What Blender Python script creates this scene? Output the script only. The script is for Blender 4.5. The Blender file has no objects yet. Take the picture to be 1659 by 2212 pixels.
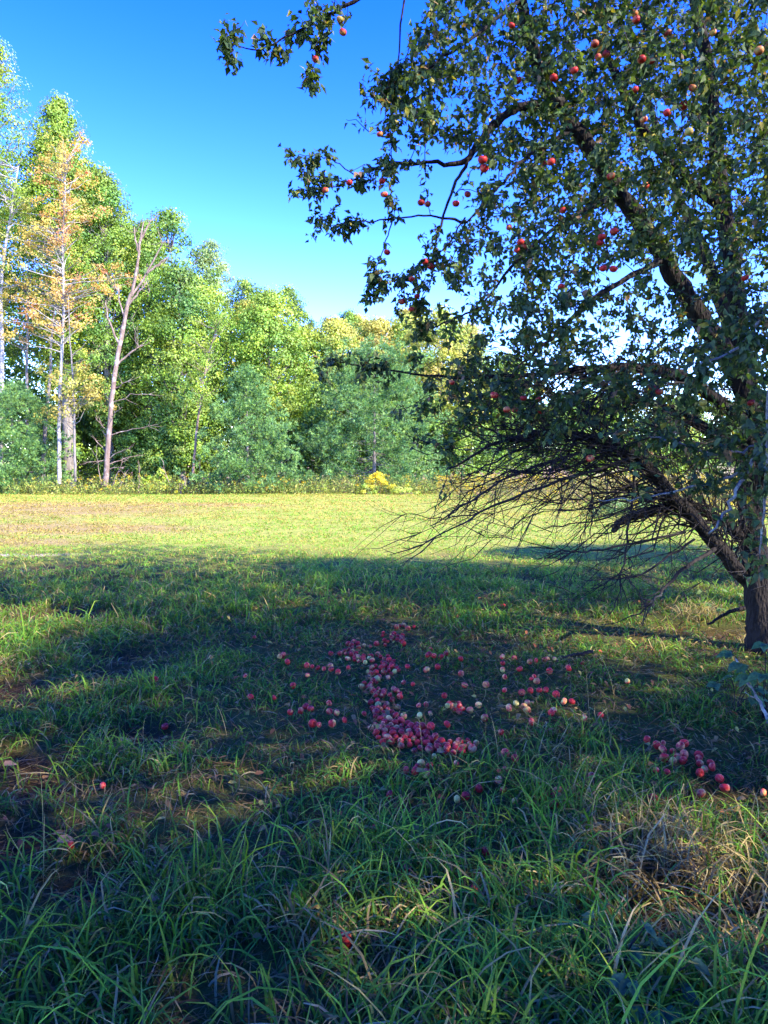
import bpy, math
import numpy as np

R = np.random.default_rng(7)
S = bpy.context.scene
C = S.collection
PI = math.pi

# ------------------------------------------------------------------ camera, sky, sun, exposure
EYE = 1.65
PITCH = math.radians(3.78)
cam = bpy.data.cameras.new('camera')
cam.sensor_fit = 'VERTICAL'; cam.sensor_height = 36; cam.lens = 25.0
cam.clip_start = 0.05; cam.clip_end = 2000
camo = bpy.data.objects.new('camera', cam); C.objects.link(camo)
camo.location = (0, 0, EYE); camo.rotation_euler = (PI/2 - PITCH, 0, 0)
S.camera = camo

SUN_EL = math.radians(35.5)
SUN_AZ = math.radians(56)            # from straight behind the viewer towards the right
sun_to = np.array([math.sin(SUN_AZ)*math.cos(SUN_EL), -math.cos(SUN_AZ)*math.cos(SUN_EL), math.sin(SUN_EL)])
W = bpy.data.worlds.new('World'); S.world = W; W.use_nodes = True
nt = W.node_tree; nt.nodes.clear()
sky = nt.nodes.new('ShaderNodeTexSky'); sky.sky_type = 'NISHITA'; sky.sun_disc = False
sky.sun_elevation = SUN_EL
sky.sun_rotation = math.atan2(sun_to[0], sun_to[1])
sky.altitude = 900; sky.air_density = 1.0; sky.dust_density = 0.0; sky.ozone_density = 3.2
hs = nt.nodes.new('ShaderNodeHueSaturation'); hs.inputs['Saturation'].default_value = 1.24
hs.inputs['Hue'].default_value = 0.5325
bg = nt.nodes.new('ShaderNodeBackground'); bg.inputs['Strength'].default_value = 0.138
wo = nt.nodes.new('ShaderNodeOutputWorld')
gm = nt.nodes.new('ShaderNodeGamma'); gm.inputs['Gamma'].default_value = 1.27
nt.links.new(sky.outputs[0], gm.inputs['Color']); nt.links.new(gm.outputs[0], hs.inputs['Color']); nt.links.new(hs.outputs[0], bg.inputs[0]); nt.links.new(bg.outputs[0], wo.inputs[0])
sl = bpy.data.lights.new('sun', 'SUN'); sl.energy = 2.55; sl.angle = math.radians(0.55); sl.color = (1.0, 0.93, 0.80)
so = bpy.data.objects.new('sun', sl); C.objects.link(so)
from mathutils import Vector
so.rotation_euler = Vector(sun_to).to_track_quat('Z', 'Y').to_euler()
S.view_settings.view_transform = 'Standard'; S.view_settings.look = 'None'
S.view_settings.exposure = 2.72; S.view_settings.gamma = 1.0
S.view_settings.use_curve_mapping = False
S.cycles.max_bounces = 8; S.cycles.transparent_max_bounces = 8
S.cycles.diffuse_bounces = 3; S.cycles.glossy_bounces = 2; S.cycles.transmission_bounces = 4
S.cycles.use_denoising = True

# ------------------------------------------------------------------ small helpers
FWD = np.array([0, math.cos(PITCH), -math.sin(PITCH)]); UPV = np.array([0, math.sin(PITCH), math.cos(PITCH)])
def ray(dx, dy):
    """direction through a point of the photograph measured on a 1659 x 2212 copy of it"""
    dx = np.asarray(dx, float); dy = np.asarray(dy, float)
    cx = (dx*768/1659 - 384)/711.0; cy = (512 - dy*768/1659)/711.0
    return cx[..., None]*np.array([1., 0, 0]) + cy[..., None]*UPV + FWD
def P(dx, dy, depth):
    d = ray(dx, dy); depth = np.asarray(depth, float)
    return d*(depth/d[..., 1])[..., None] + np.array([0, 0, EYE])
def G(dx, dy, z=0.0):
    d = ray(dx, dy)
    return d*((z - EYE)/d[..., 2])[..., None] + np.array([0, 0, EYE])
def nrm(v): return v/np.maximum(np.linalg.norm(v, axis=-1, keepdims=True), 1e-9)

def _hash(ix, iy, seed):
    h = (ix.astype(np.int64)*374761393 + iy.astype(np.int64)*668265263 + seed*1442695041) & 0x7fffffff
    h = ((h ^ (h >> 13))*1274126177) & 0x7fffffff
    h = (h ^ (h >> 16)) & 0xffff
    return h/65535.0
def vnoise(x, y, s, seed=0, octs=3):
    x = np.asarray(x, float)/s; y = np.asarray(y, float)/s
    out = 0; amp = 0.5; tot = 0
    for o in range(octs):
        ix = np.floor(x); iy = np.floor(y); fx = x-ix; fy = y-iy
        fx = fx*fx*(3-2*fx); fy = fy*fy*(3-2*fy)
        a = _hash(ix, iy, seed+o); b = _hash(ix+1, iy, seed+o); c = _hash(ix, iy+1, seed+o); d = _hash(ix+1, iy+1, seed+o)
        out = out + amp*((a*(1-fx)+b*fx)*(1-fy) + (c*(1-fx)+d*fx)*fy); tot += amp
        amp *= 0.5; x = x*2.03+17; y = y*2.03-9
    return out/tot

def mesh_from(name, verts, faces, cols=None, smooth=False, uvt=None):
    """faces: one (M,k) array or a list of such"""
    if not isinstance(faces, list): faces = [faces]
    me = bpy.data.meshes.new(name)
    verts = np.ascontiguousarray(verts, dtype=np.float32)
    me.vertices.add(len(verts)); me.vertices.foreach_set('co', verts.ravel())
    idx = np.concatenate([f.ravel() for f in faces]).astype(np.int32)
    tot = np.concatenate([np.full(len(f), f.shape[1]) for f in faces]).astype(np.int32)
    start = np.concatenate([[0], np.cumsum(tot)[:-1]]).astype(np.int32)
    me.loops.add(len(idx)); me.loops.foreach_set('vertex_index', idx)
    me.polygons.add(len(tot)); me.polygons.foreach_set('loop_start', start); me.polygons.foreach_set('loop_total', tot)
    if smooth: me.polygons.foreach_set('use_smooth', np.ones(len(tot), bool))
    me.update(calc_edges=True)
    if cols is not None:
        ca = me.color_attributes.new('Col', 'FLOAT_COLOR', 'POINT')
        c4 = np.ones((len(verts), 4), np.float32); c4[:, :3] = cols
        ca.data.foreach_set('color', c4.ravel())
    return me
def tag(o, label=None, cat=None, group=None, kind=None):
    if label: o['label'] = label
    if cat: o['category'] = cat
    if group: o['group'] = group
    if kind: o['kind'] = kind
    return o
def link(name, me, m, parent=None):
    o = bpy.data.objects.new(name, me)
    if m is not None and not me.materials: me.materials.append(m)
    C.objects.link(o)
    if parent is not None:
        o.parent = parent
    return o
def empty(name, loc=(0, 0, 0)):
    o = bpy.data.objects.new(name, None); C.objects.link(o); o.location = loc; o.empty_display_size = 0.2
    return o

class MB:
    def __init__(s): s.v = []; s.f = []; s.c = []; s.n = 0
    def add(s, v, faces, col=None):
        if not isinstance(faces, list): faces = [faces]
        s.v.append(v); s.f += [f + s.n for f in faces]; s.n += len(v)
        if col is not None: s.c.append(np.broadcast_to(col, (len(v), 3)))
    def build(s, name, m, parent=None, smooth=False, origin=None):
        v = np.concatenate(s.v)
        if origin is not None: v = v - np.asarray(origin)
        return link(name, mesh_from(name, v, s.f, np.concatenate(s.c) if s.c else None, smooth), m, parent)

def tube_batch(Pt, Rd, sides=4, cap=True):
    """Pt (N,K,3), Rd (N,K) -> verts, quads (+ end fans)"""
    N, K, _ = Pt.shape
    T = np.empty_like(Pt); T[:, 1:-1] = Pt[:, 2:]-Pt[:, :-2]; T[:, 0] = Pt[:, 1]-Pt[:, 0]; T[:, -1] = Pt[:, -1]-Pt[:, -2]
    T = nrm(T)
    ov = nrm(Pt[:, -1]-Pt[:, 0])
    ref = np.where(np.abs(ov[:, 2:3]) > 0.75, np.array([[1., 0.13, 0]]), np.array([[0.1, 0.07, 1.]]))[:, None, :]
    A = nrm(np.cross(T, ref)); B = np.cross(T, A)
    an = np.arange(sides)*2*PI/sides
    V = Pt[:, :, None, :] + Rd[:, :, None, None]*(np.cos(an)[None, None, :, None]*A[:, :, None, :] + np.sin(an)[None, None, :, None]*B[:, :, None, :])
    V = V.reshape(-1, 3)
    n = np.arange(N)[:, None, None]*K*sides; k = np.arange(K-1)[None, :, None]*sides; a = np.arange(sides)[None, None, :]; a2 = (a+1) % sides
    F = np.stack([n+k+a, n+k+a2, n+k+sides+a2, n+k+sides+a], -1).reshape(-1, 4)
    fs = [F]
    if cap and sides > 2:
        e = (np.arange(N)*K*sides + (K-1)*sides)[:, None] + np.arange(sides)[None]
        fs.append(e)
    return V, fs
def smooth_path(pts, n):
    """Catmull-Rom resample of (k, d) control points to n rows"""
    p = np.asarray(pts, float); k = len(p)
    if k == 2: p = np.vstack([p[0], (p[0]+p[1])/2, p[1]]); k = 3
    q = np.vstack([2*p[0]-p[1], p, 2*p[-1]-p[-2]])
    t = np.linspace(0, k-1-1e-6, n); i = t.astype(int); u = (t-i)[:, None]
    a, b, c, d = q[i], q[i+1], q[i+2], q[i+3]
    return 0.5*(2*b + (c-a)*u + (2*a-5*b+4*c-d)*u*u + (3*b-a-3*c+d)*u**3)
def tube(mb, pts, rad, sides=8, n=None, wob=0.0, col=None, rng=R):
    n = n or max(4, len(pts)*3)
    q = smooth_path(np.column_stack([np.asarray(pts), np.asarray(rad)]), n)
    p = q[:, :3].copy(); r = np.maximum(q[:, 3], 0.0015)
    if wob:
        w = rng.normal(0, 1, (n, 3))*wob; w[0] = 0; p += w
    V, F = tube_batch(p[None], r[None], sides)
    if wob: V = V + rng.normal(0, 1, V.shape)*(np.repeat(r, sides)[:, None]*0.05)
    mb.add(V, F, col)
    return p, r

LEAF_T = np.array([[0, 0, 0], [.28, -.42, .10], [.28, 0, -.02], [.28, .42, .10], [.64, -.38, .07], [.64, 0, -.04], [.64, .38, .07], [1.0, 0, -.10]])
SLEAF_T = np.array([[0, 0, 0], [.42, -.5, .10], [.45, 0, -.03], [.42, .5, .10], [1.0, 0, -.08]])
SLEAF_F = (np.array([[0, 2, 1], [0, 3, 2], [1, 2, 4], [2, 3, 4]]),)
LEAF_F3 = np.array([[0, 2, 1], [0, 3, 2], [4, 5, 7], [5, 6, 7]]); LEAF_F4 = np.array([[1, 2, 5, 4], [2, 3, 6, 5]])
KITE_T = np.array([[0, 0, 0], [.45, -.5, .12], [1, 0, -.05], [.45, .5, .12]]); KITE_F = np.array([[0, 1, 2], [0, 2, 3]])
def leaf_batch(p, d, up, L, Wd, T=KITE_T, F=(KITE_F,), curl=None):
    d = nrm(d); s = nrm(np.cross(d, up)); n = np.cross(s, d)
    t = T[None]; w = t[..., 2:3]*np.ones((len(p), 1, 1))
    if curl is not None: w = w - (curl[:, None, None]*(t[..., 0:1]**2))
    V = p[:, None] + L[:, None, None]*(t[..., 0:1]*d[:, None] + w*n[:, None]) + (Wd[:, None, None]*t[..., 1:2])*s[:, None]
    k = len(T); off = np.arange(len(p))[:, None, None]*k
    return V.reshape(-1, 3), [(f[None]+off).reshape(-1, f.shape[1]) for f in F]
def rep(c, k): return np.repeat(c, k, axis=0)
def rdir(n, rng=R): return nrm(rng.normal(0, 1, (n, 3)))

# ------------------------------------------------------------------ materials
def mat(name):
    m = bpy.data.materials.new(name); m.use_nodes = True
    t = m.node_tree; t.nodes.clear()
    out = t.nodes.new('ShaderNodeOutputMaterial')
    return m, t, out
def N(t, typ, **kw):
    n = t.nodes.new(typ)
    for k, v in kw.items():
        if k in n.inputs: n.inputs[k].default_value = v
        else: setattr(n, k, v)
    return n
def foliage_mat(name, trans=0.35, rough=0.5, spec=0.4, tint=(1.25, 1.2, 0.5), noise=0.0):
    m, t, out = mat(name)
    at = N(t, 'ShaderNodeVertexColor', layer_name='Col')
    col = at.outputs[0]
    if noise:
        tc = N(t, 'ShaderNodeTexCoord'); nz = N(t, 'ShaderNodeTexNoise', Scale=60.0, Detail=2.0)
        t.links.new(tc.outputs['Object'], nz.inputs['Vector'])
        hsv = N(t, 'ShaderNodeHueSaturation'); mp = N(t, 'ShaderNodeMapRange')
        mp.inputs['From Min'].default_value = .3; mp.inputs['From Max'].default_value = .7
        mp.inputs['To Min'].default_value = 1-noise; mp.inputs['To Max'].default_value = 1+noise
        t.links.new(nz.outputs[0], mp.inputs[0]); t.links.new(mp.outputs[0], hsv.inputs['Value']); t.links.new(col, hsv.inputs['Color']); col = hsv.outputs[0]
    b = N(t, 'ShaderNodeBsdfPrincipled', Roughness=rough); b.inputs['Specular IOR Level'].default_value = spec
    t.links.new(col, b.inputs['Base Color'])
    mx = N(t, 'ShaderNodeMix', data_type='RGBA', blend_type='MULTIPLY'); mx.inputs[0].default_value = 1
    t.links.new(col, mx.inputs[6]); mx.inputs[7].default_value = (*tint, 1)
    tr = N(t, 'ShaderNodeBsdfTranslucent'); t.links.new(mx.outputs[2], tr.inputs[0])
    ms = N(t, 'ShaderNodeMixShader'); ms.inputs[0].default_value = trans
    t.links.new(b.outputs[0], ms.inputs[1]); t.links.new(tr.outputs[0], ms.inputs[2]); t.links.new(ms.outputs[0], out.inputs[0])
    return m
def bark_mat(name, c1, c2, c3, scale=9.0, stretch=0.25, bump=0.6, spots=0.5):
    m, t, out = mat(name)
    tc = N(t, 'ShaderNodeTexCoord'); mp = N(t, 'ShaderNodeMapping'); mp.inputs['Scale'].default_value = (1, 1, stretch)
    t.links.new(tc.outputs['Object'], mp.inputs[0])
    n1 = N(t, 'ShaderNodeTexNoise', Scale=scale, Detail=6.0, Roughness=0.65); t.links.new(mp.outputs[0], n1.inputs['Vector'])
    v1 = N(t, 'ShaderNodeTexVoronoi', Scale=scale*3); t.links.new(mp.outputs[0], v1.inputs['Vector'])
    n2 = N(t, 'ShaderNodeTexNoise', Scale=scale*0.4, Detail=4.0); t.links.new(tc.outputs['Object'], n2.inputs['Vector'])
    r = N(t, 'ShaderNodeValToRGB'); r.color_ramp.elements[0].position = .35; r.color_ramp.elements[1].position = .68
    r.color_ramp.elements[0].color = (*c1, 1); r.color_ramp.elements[1].color = (*c2, 1)
    t.links.new(n1.outputs[0], r.inputs[0])
    r2 = N(t, 'ShaderNodeValToRGB'); r2.color_ramp.elements[0].position = spots; r2.color_ramp.elements[1].position = min(spots+.12, 1)
    t.links.new(n2.outputs[0], r2.inputs[0])
    mx = N(t, 'ShaderNodeMix', data_type='RGBA'); t.links.new(r2.outputs[0], mx.inputs[0]); t.links.new(r.outputs[0], mx.inputs[6]); mx.inputs[7].default_value = (*c3, 1)
    ad = N(t, 'ShaderNodeMath', operation='ADD'); t.links.new(n1.outputs[0], ad.inputs[0]); t.links.new(v1.outputs[0], ad.inputs[1])
    bp = N(t, 'ShaderNodeBump', Strength=bump, Distance=0.02); t.links.new(ad.outputs[0], bp.inputs['Height'])
    b = N(t, 'ShaderNodeBsdfPrincipled', Roughness=0.9); b.inputs['Specular IOR Level'].default_value = .15
    t.links.new(mx.outputs[2], b.inputs['Base Color']); t.links.new(bp.outputs[0], b.inputs['Normal']); t.links.new(b.outputs[0], out.inputs[0])
    return m
def ground_mat():
    m, t, out = mat('ground_soil')
    at = N(t, 'ShaderNodeVertexColor', layer_name='Col'); tc = N(t, 'ShaderNodeTexCoord')
    n1 = N(t, 'ShaderNodeTexNoise', Scale=9.0, Detail=8.0, Roughness=.7); t.links.new(tc.outputs['Object'], n1.inputs['Vector'])
    n2 = N(t, 'ShaderNodeTexNoise', Scale=55.0, Detail=4.0, Roughness=.7); t.links.new(tc.outputs['Object'], n2.inputs['Vector'])
    ad = N(t, 'ShaderNodeMath', operation='ADD'); t.links.new(n1.outputs[0], ad.inputs[0]); t.links.new(n2.outputs[0], ad.inputs[1])
    mp = N(t, 'ShaderNodeMapRange'); mp.inputs[1].default_value = .7; mp.inputs[2].default_value = 1.3; mp.inputs[3].default_value = .45; mp.inputs[4].default_value = 1.5
    t.links.new(ad.outputs[0], mp.inputs[0])
    hsv = N(t, 'ShaderNodeHueSaturation'); t.links.new(at.outputs[0], hsv.inputs['Color']); t.links.new(mp.outputs[0], hsv.inputs['Value'])
    bp = N(t, 'ShaderNodeBump', Strength=.8, Distance=.03); t.links.new(ad.outputs[0], bp.inputs['Height'])
    b = N(t, 'ShaderNodeBsdfPrincipled', Roughness=1.0); b.inputs['Specular IOR Level'].default_value = .05
    t.links.new(hsv.outputs[0], b.inputs['Base Color']); t.links.new(bp.outputs[0], b.inputs['Normal']); t.links.new(b.outputs[0], out.inputs[0])
    return m
def apple_mat():
    """object colour: R = how far the red blush reaches, G = brightness"""
    m, t, out = mat('apple_skin')
    oi = N(t, 'ShaderNodeObjectInfo'); tc = N(t, 'ShaderNodeTexCoord')
    sep = N(t, 'ShaderNodeSeparateColor'); t.links.new(oi.outputs['Color'], sep.inputs[0])
    rn = N(t, 'ShaderNodeVectorMath', operation='SCALE'); rn.inputs[0].default_value = (7, 13, 5); t.links.new(oi.outputs['Random'], rn.inputs['Scale'])
    av = N(t, 'ShaderNodeVectorMath', operation='ADD'); t.links.new(tc.outputs['Object'], av.inputs[0]); t.links.new(rn.outputs[0], av.inputs[1])
    n1 = N(t, 'ShaderNodeTexNoise', Scale=14.0, Detail=3.0); t.links.new(av.outputs[0], n1.inputs['Vector'])
    n2 = N(t, 'ShaderNodeTexNoise', Scale=140.0, Detail=2.0); t.links.new(av.outputs[0], n2.inputs['Vector'])
    a1 = N(t, 'ShaderNodeMath', operation='ADD'); t.links.new(n1.outputs[0], a1.inputs[0]); t.links.new(sep.outputs[0], a1.inputs[1])
    a2 = N(t, 'ShaderNodeMath', operation='MULTIPLY_ADD'); a2.inputs[1].default_value = .25; t.links.new(n2.outputs[0], a2.inputs[0]); t.links.new(a1.outputs[0], a2.inputs[2])
    r = N(t, 'ShaderNodeValToRGB'); e = r.color_ramp.elements
    e[0].position = .72; e[0].color = (.54, .42, .09, 1); e[1].position = 1.06; e[1].color = (.42, .022, .016, 1)
    k = e.new(.82); k.color = (.60, .28, .07, 1); k = e.new(.92); k.color = (.58, .12, .055, 1)
    t.links.new(a2.outputs[0], r.inputs[0])
    hsv = N(t, 'ShaderNodeHueSaturation'); t.links.new(r.outputs[0], hsv.inputs['Color']); t.links.new(sep.outputs[1], hsv.inputs['Value'])
    b = N(t, 'ShaderNodeBsdfPrincipled', Roughness=.5); b.inputs['Specular IOR Level'].default_value = .18
    b.inputs['Subsurface Weight'].default_value = 0.0
    t.links.new(hsv.outputs[0], b.inputs['Base Color']); t.links.new(b.outputs[0], out.inputs[0])
    return m
M_GRASS = foliage_mat('grass_blade', .33, .55, .12, (1.15, 1.15, .55))
M_LEAF = foliage_mat('broad_leaf', .38, .5, .35)
M_APLEAF = foliage_mat('apple_leaf', .36, .6, .22, (1.4, 1.45, .35), noise=.3)
M_NEEDLE = foliage_mat('pine_needle', .12, .5, .4, (1.1, 1.1, .6))
M_WEED = foliage_mat('weed', .35, .6, .2)
M_GROUND = ground_mat()
M_APPLE = apple_mat()
M_BARK = bark_mat('apple_bark', (.008, .006, .005), (.026, .020, .016), (.050, .049, .040), 16, .3, 1.0, .62)
M_TWIG = bark_mat('apple_twig', (.014, .011, .010), (.038, .031, .028), (.08, .08, .07), 10, 1, .4, .62)
M_GREYTWIG = bark_mat('lichen_twig', (.10, .095, .085), (.20, .19, .17), (.26, .27, .22), 25, 1, .5, .5)
M_BIRCH = bark_mat('birch_bark', (.20, .175, .15), (.46, .42, .37), (.08, .065, .055), 4, 2.2, .4, .60)
M_DEAD = bark_mat('dead_wood', (.13, .085, .062), (.30, .215, .17), (.38, .295, .24), 6, .2, .7, .55)
M_GREYBARK = bark_mat('grey_bark', (.12, .10, .085), (.30, .26, .22), (.20, .18, .15), 5, .25, .7, .55)
M_STRAW = foliage_mat('dry_leaf', .25, .7, .15, (1.1, 1.0, .8))

# ------------------------------------------------------------------ the ground
def ell(x, y, cx, cy, rx, ry):
    return np.clip(1.25 - np.sqrt(((x-cx)/rx)**2 + ((y-cy)/ry)**2), 0, 1)
_bp = []
for dx, dy, rx, ry in [(150, 1325, .75, .5), (300, 1408, .55, .35), (280, 1445, .5, .28), (275, 1580, .42, .30), (30, 1480, .55, .35), (25, 1640, .5, .4),
                       (70, 1690, .4, .25), (45, 1800, .35, .3), (130, 1222, 1.5, .45), (420, 1250, .7, .25), 
                       (1420, 1970, .25, .2), (200, 1890, .25, .2), (1560, 1360, .4, .3), (1450, 1350, .4, .3)]:
    g = G(dx, dy); _bp.append((g[0], g[1], rx, ry))
PILE = [G(a, b) for a, b in [(855, 1360), (805, 1400), (830, 1440), (830, 1490), (820, 1540), (880, 1570), (960, 1590), (960, 1525), (1090, 1510), (1450, 1622), (1505, 1645), (1590, 1705)]]
def bare_f(x, y):
    b = np.zeros_like(x)
    for cx, cy, rx, ry in _bp: b = np.maximum(b, ell(x, y, cx, cy, rx*1.05, ry*1.05))
    b = b*1.6 - .9*vnoise(x, y, .35, 11)
    n = vnoise(x, y, .8, 5)
    b = np.maximum(b, np.clip((n-.72)*5, 0, .5)*(y < 14))
    return np.clip(b, 0, 1)
def red_f(x, y):       # worn reddish patch of the mown field
    g = np.maximum(ell(x, y, -14, 26, 9, 6), ell(x, y, -9, 19, 5.5, 2.2)); g = np.maximum(g, ell(x, y, -7.5, 29, 4, 2))
    g = np.maximum(g, ell(x, y, -10, 15.5, 5, 1.2))
    return np.clip(g*2.0 - .8*vnoise(x, y*2.2, 2.2, 23), 0, 1)
def dry_f(x, y):       # straw coloured share of the blades
    d = .29 + .34*(vnoise(x, y, 1.1, 31)-.5)
    for dx, dy, rx, ry, k in [(1420, 1860, .6, .5, .9), (1580, 1980, .6, .5, .9), (1250, 1770, .4, .4, .5), (1560, 1640, .7, .5, .5), (960, 1760, .3, .3, .35), (640, 1650, .4, .5, .4), (900, 2080, .35, .3, .35)]:
        g = G(dx, dy); d = np.maximum(d, k*ell(x, y, g[0], g[1], rx, ry))
    far = np.clip((y-11)/9, 0, 1)
    f = .27 + .8*(vnoise(x, y*2.4, 4.5, 41)-.5) + .32*np.clip((y-19)/9, 0, 1)
    f = np.where((x > 1) & (y > 10) & (y < 19), f-.22, f)
    return np.clip(d*(1-far) + f*far, 0, .95)
def relief(x, y):
    near = np.clip((30-y)/20, 0, 1)
    z = .10*(vnoise(x, y, 2.2, 3)-.5)*near + .22*(vnoise(x, y, 14, 2, 2)-.5)*np.clip((y-8)/10, 0, 1)
    r = np.clip((np.hypot(x, y)-60)/120, 0, 1)
    return z + 4*r*r*(vnoise(x, y, 90, 8, 2)) - .06*bare_f(x, y)*near
def grid_axis(lo, hi, near_lo, near_hi, fine, grow):
    a = list(np.arange(near_lo, near_hi+1e-6, fine)); s = fine
    while a[-1] < hi: s *= grow; a.append(a[-1]+s)
    s = fine
    while a[0] > lo: s *= grow; a.insert(0, a[0]-s)
    return np.array(a)
gx = grid_axis(-600, 600, -6, 6, .14, 1.12); gy = grid_axis(-600, 900, .5, 13, .14, 1.12)
X, Y = np.meshgrid(gx, gy, indexing='xy')
Z = relief(X, Y)
nb, nr_, nd = bare_f(X, Y), red_f(X, Y), dry_f(X, Y)
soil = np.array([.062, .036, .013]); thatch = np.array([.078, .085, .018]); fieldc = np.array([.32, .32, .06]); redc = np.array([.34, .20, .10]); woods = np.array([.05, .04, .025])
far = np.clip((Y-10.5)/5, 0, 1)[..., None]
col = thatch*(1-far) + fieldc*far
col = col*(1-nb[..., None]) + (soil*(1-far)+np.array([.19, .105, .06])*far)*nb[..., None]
col = col*(1-nr_[..., None]*.65) + redc*nr_[..., None]*.65
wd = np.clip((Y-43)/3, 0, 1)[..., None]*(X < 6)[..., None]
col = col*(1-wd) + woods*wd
sg = ell(X, Y, *G(25, 1196)[:2], 1.3, .28)[..., None]; col = col*(1-sg) + np.array([.52, .42, .24])*sg
nx, ny = len(gx), len(gy)
ii = (np.arange(ny-1)[:, None]*nx + np.arange(nx-1)[None]).ravel()
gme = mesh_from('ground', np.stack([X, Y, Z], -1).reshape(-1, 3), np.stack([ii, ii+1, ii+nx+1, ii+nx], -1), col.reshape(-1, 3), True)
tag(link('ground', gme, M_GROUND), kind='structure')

# ------------------------------------------------------------------ grass
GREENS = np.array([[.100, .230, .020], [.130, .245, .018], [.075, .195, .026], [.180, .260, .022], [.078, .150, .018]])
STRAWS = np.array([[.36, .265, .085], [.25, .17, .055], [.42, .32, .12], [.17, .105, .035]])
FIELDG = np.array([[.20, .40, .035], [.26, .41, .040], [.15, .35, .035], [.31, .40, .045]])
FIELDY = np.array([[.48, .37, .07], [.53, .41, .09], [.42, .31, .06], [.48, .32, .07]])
def blades(p, h, w, lean0, lean1, K, colr, kink=None, rng=R):
    """arched ribbons: p (N,3) roots, angles from upright grow from lean0 to lean1"""
    n = len(p); az = rng.uniform(0, 2*PI, n); hd = np.stack([np.cos(az), np.sin(az), np.zeros(n)], -1)
    t = np.linspace(0, 1, K+1); tm = (t[1:]+t[:-1])/2
    th = lean0[:, None] + lean1[:, None]*(tm[None]**1.4)
    if kink is not None:
        kt = rng.uniform(.45, .8, n); th = th + kink[:, None]*(tm[None] > kt[:, None])
    ds = h[:, None]/K
    hor = np.concatenate([np.zeros((n, 1)), np.cumsum(np.sin(th)*ds, 1)], 1); ver = np.concatenate([np.zeros((n, 1)), np.cumsum(np.cos(th)*ds, 1)], 1)
    az2 = rng.normal(0, .35, n)[:, None]*t[None]**2
    hx = hd[:, None, 0]*np.cos(az2) - hd[:, None, 1]*np.sin(az2); hy = hd[:, None, 0]*np.sin(az2) + hd[:, None, 1]*np.cos(az2)
    ctr = p[:, None] + np.stack([hx*hor, hy*hor, ver], -1)
    tw = rng.normal(0, .55, n)
    side = nrm(np.stack([-hd[:, 1]*np.cos(tw), hd[:, 0]*np.cos(tw), np.sin(tw)], -1))
    prof = np.minimum(1, .55 + 1.6*t)*(1-t**2.2)
    Lf = ctr[:, :-1] - side[:, None]*(w[:, None]*prof[None, :-1])[..., None]/2
    Rt = ctr[:, :-1] + side[:, None]*(w[:, None]*prof[None, :-1])[..., None]/2
    V = np.concatenate([np.stack([Lf, Rt], 2).reshape(n, 2*K, 3), ctr[:, -1:]], 1)
    k = np.arange(K-1); q = np.stack([2*k, 2*k+1, 2*k+3, 2*k+2], -1); tr = np.array([[2*K-2, 2*K-1, 2*K]])
    off = np.arange(n)[:, None, None]*(2*K+1)
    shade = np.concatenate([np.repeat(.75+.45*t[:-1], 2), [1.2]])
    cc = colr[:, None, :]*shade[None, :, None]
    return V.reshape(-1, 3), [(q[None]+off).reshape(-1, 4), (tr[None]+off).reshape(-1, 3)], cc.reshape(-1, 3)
def scatter(y0, y1, dens, marg=1.4):
    """even random points over the wedge of ground the camera sees, plus a margin on both sides"""
    n = int((y1-y0)*(2*(.56*y1+marg))*dens)
    y = R.uniform(y0, y1, n); x = R.uniform(-1, 1, n)*(.56*y1+marg)
    k = np.abs(x) < .56*y+marg
    return x[k], y[k]
pile = np.array(PILE)
def pile_f(x, y):
    d = np.min(np.hypot(x[:, None]-pile[None, :, 0], (y[:, None]-pile[None, :, 1])*.8), 1)
    return np.clip(1.25-d/.42, 0, 1)
grass = MB()
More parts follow.
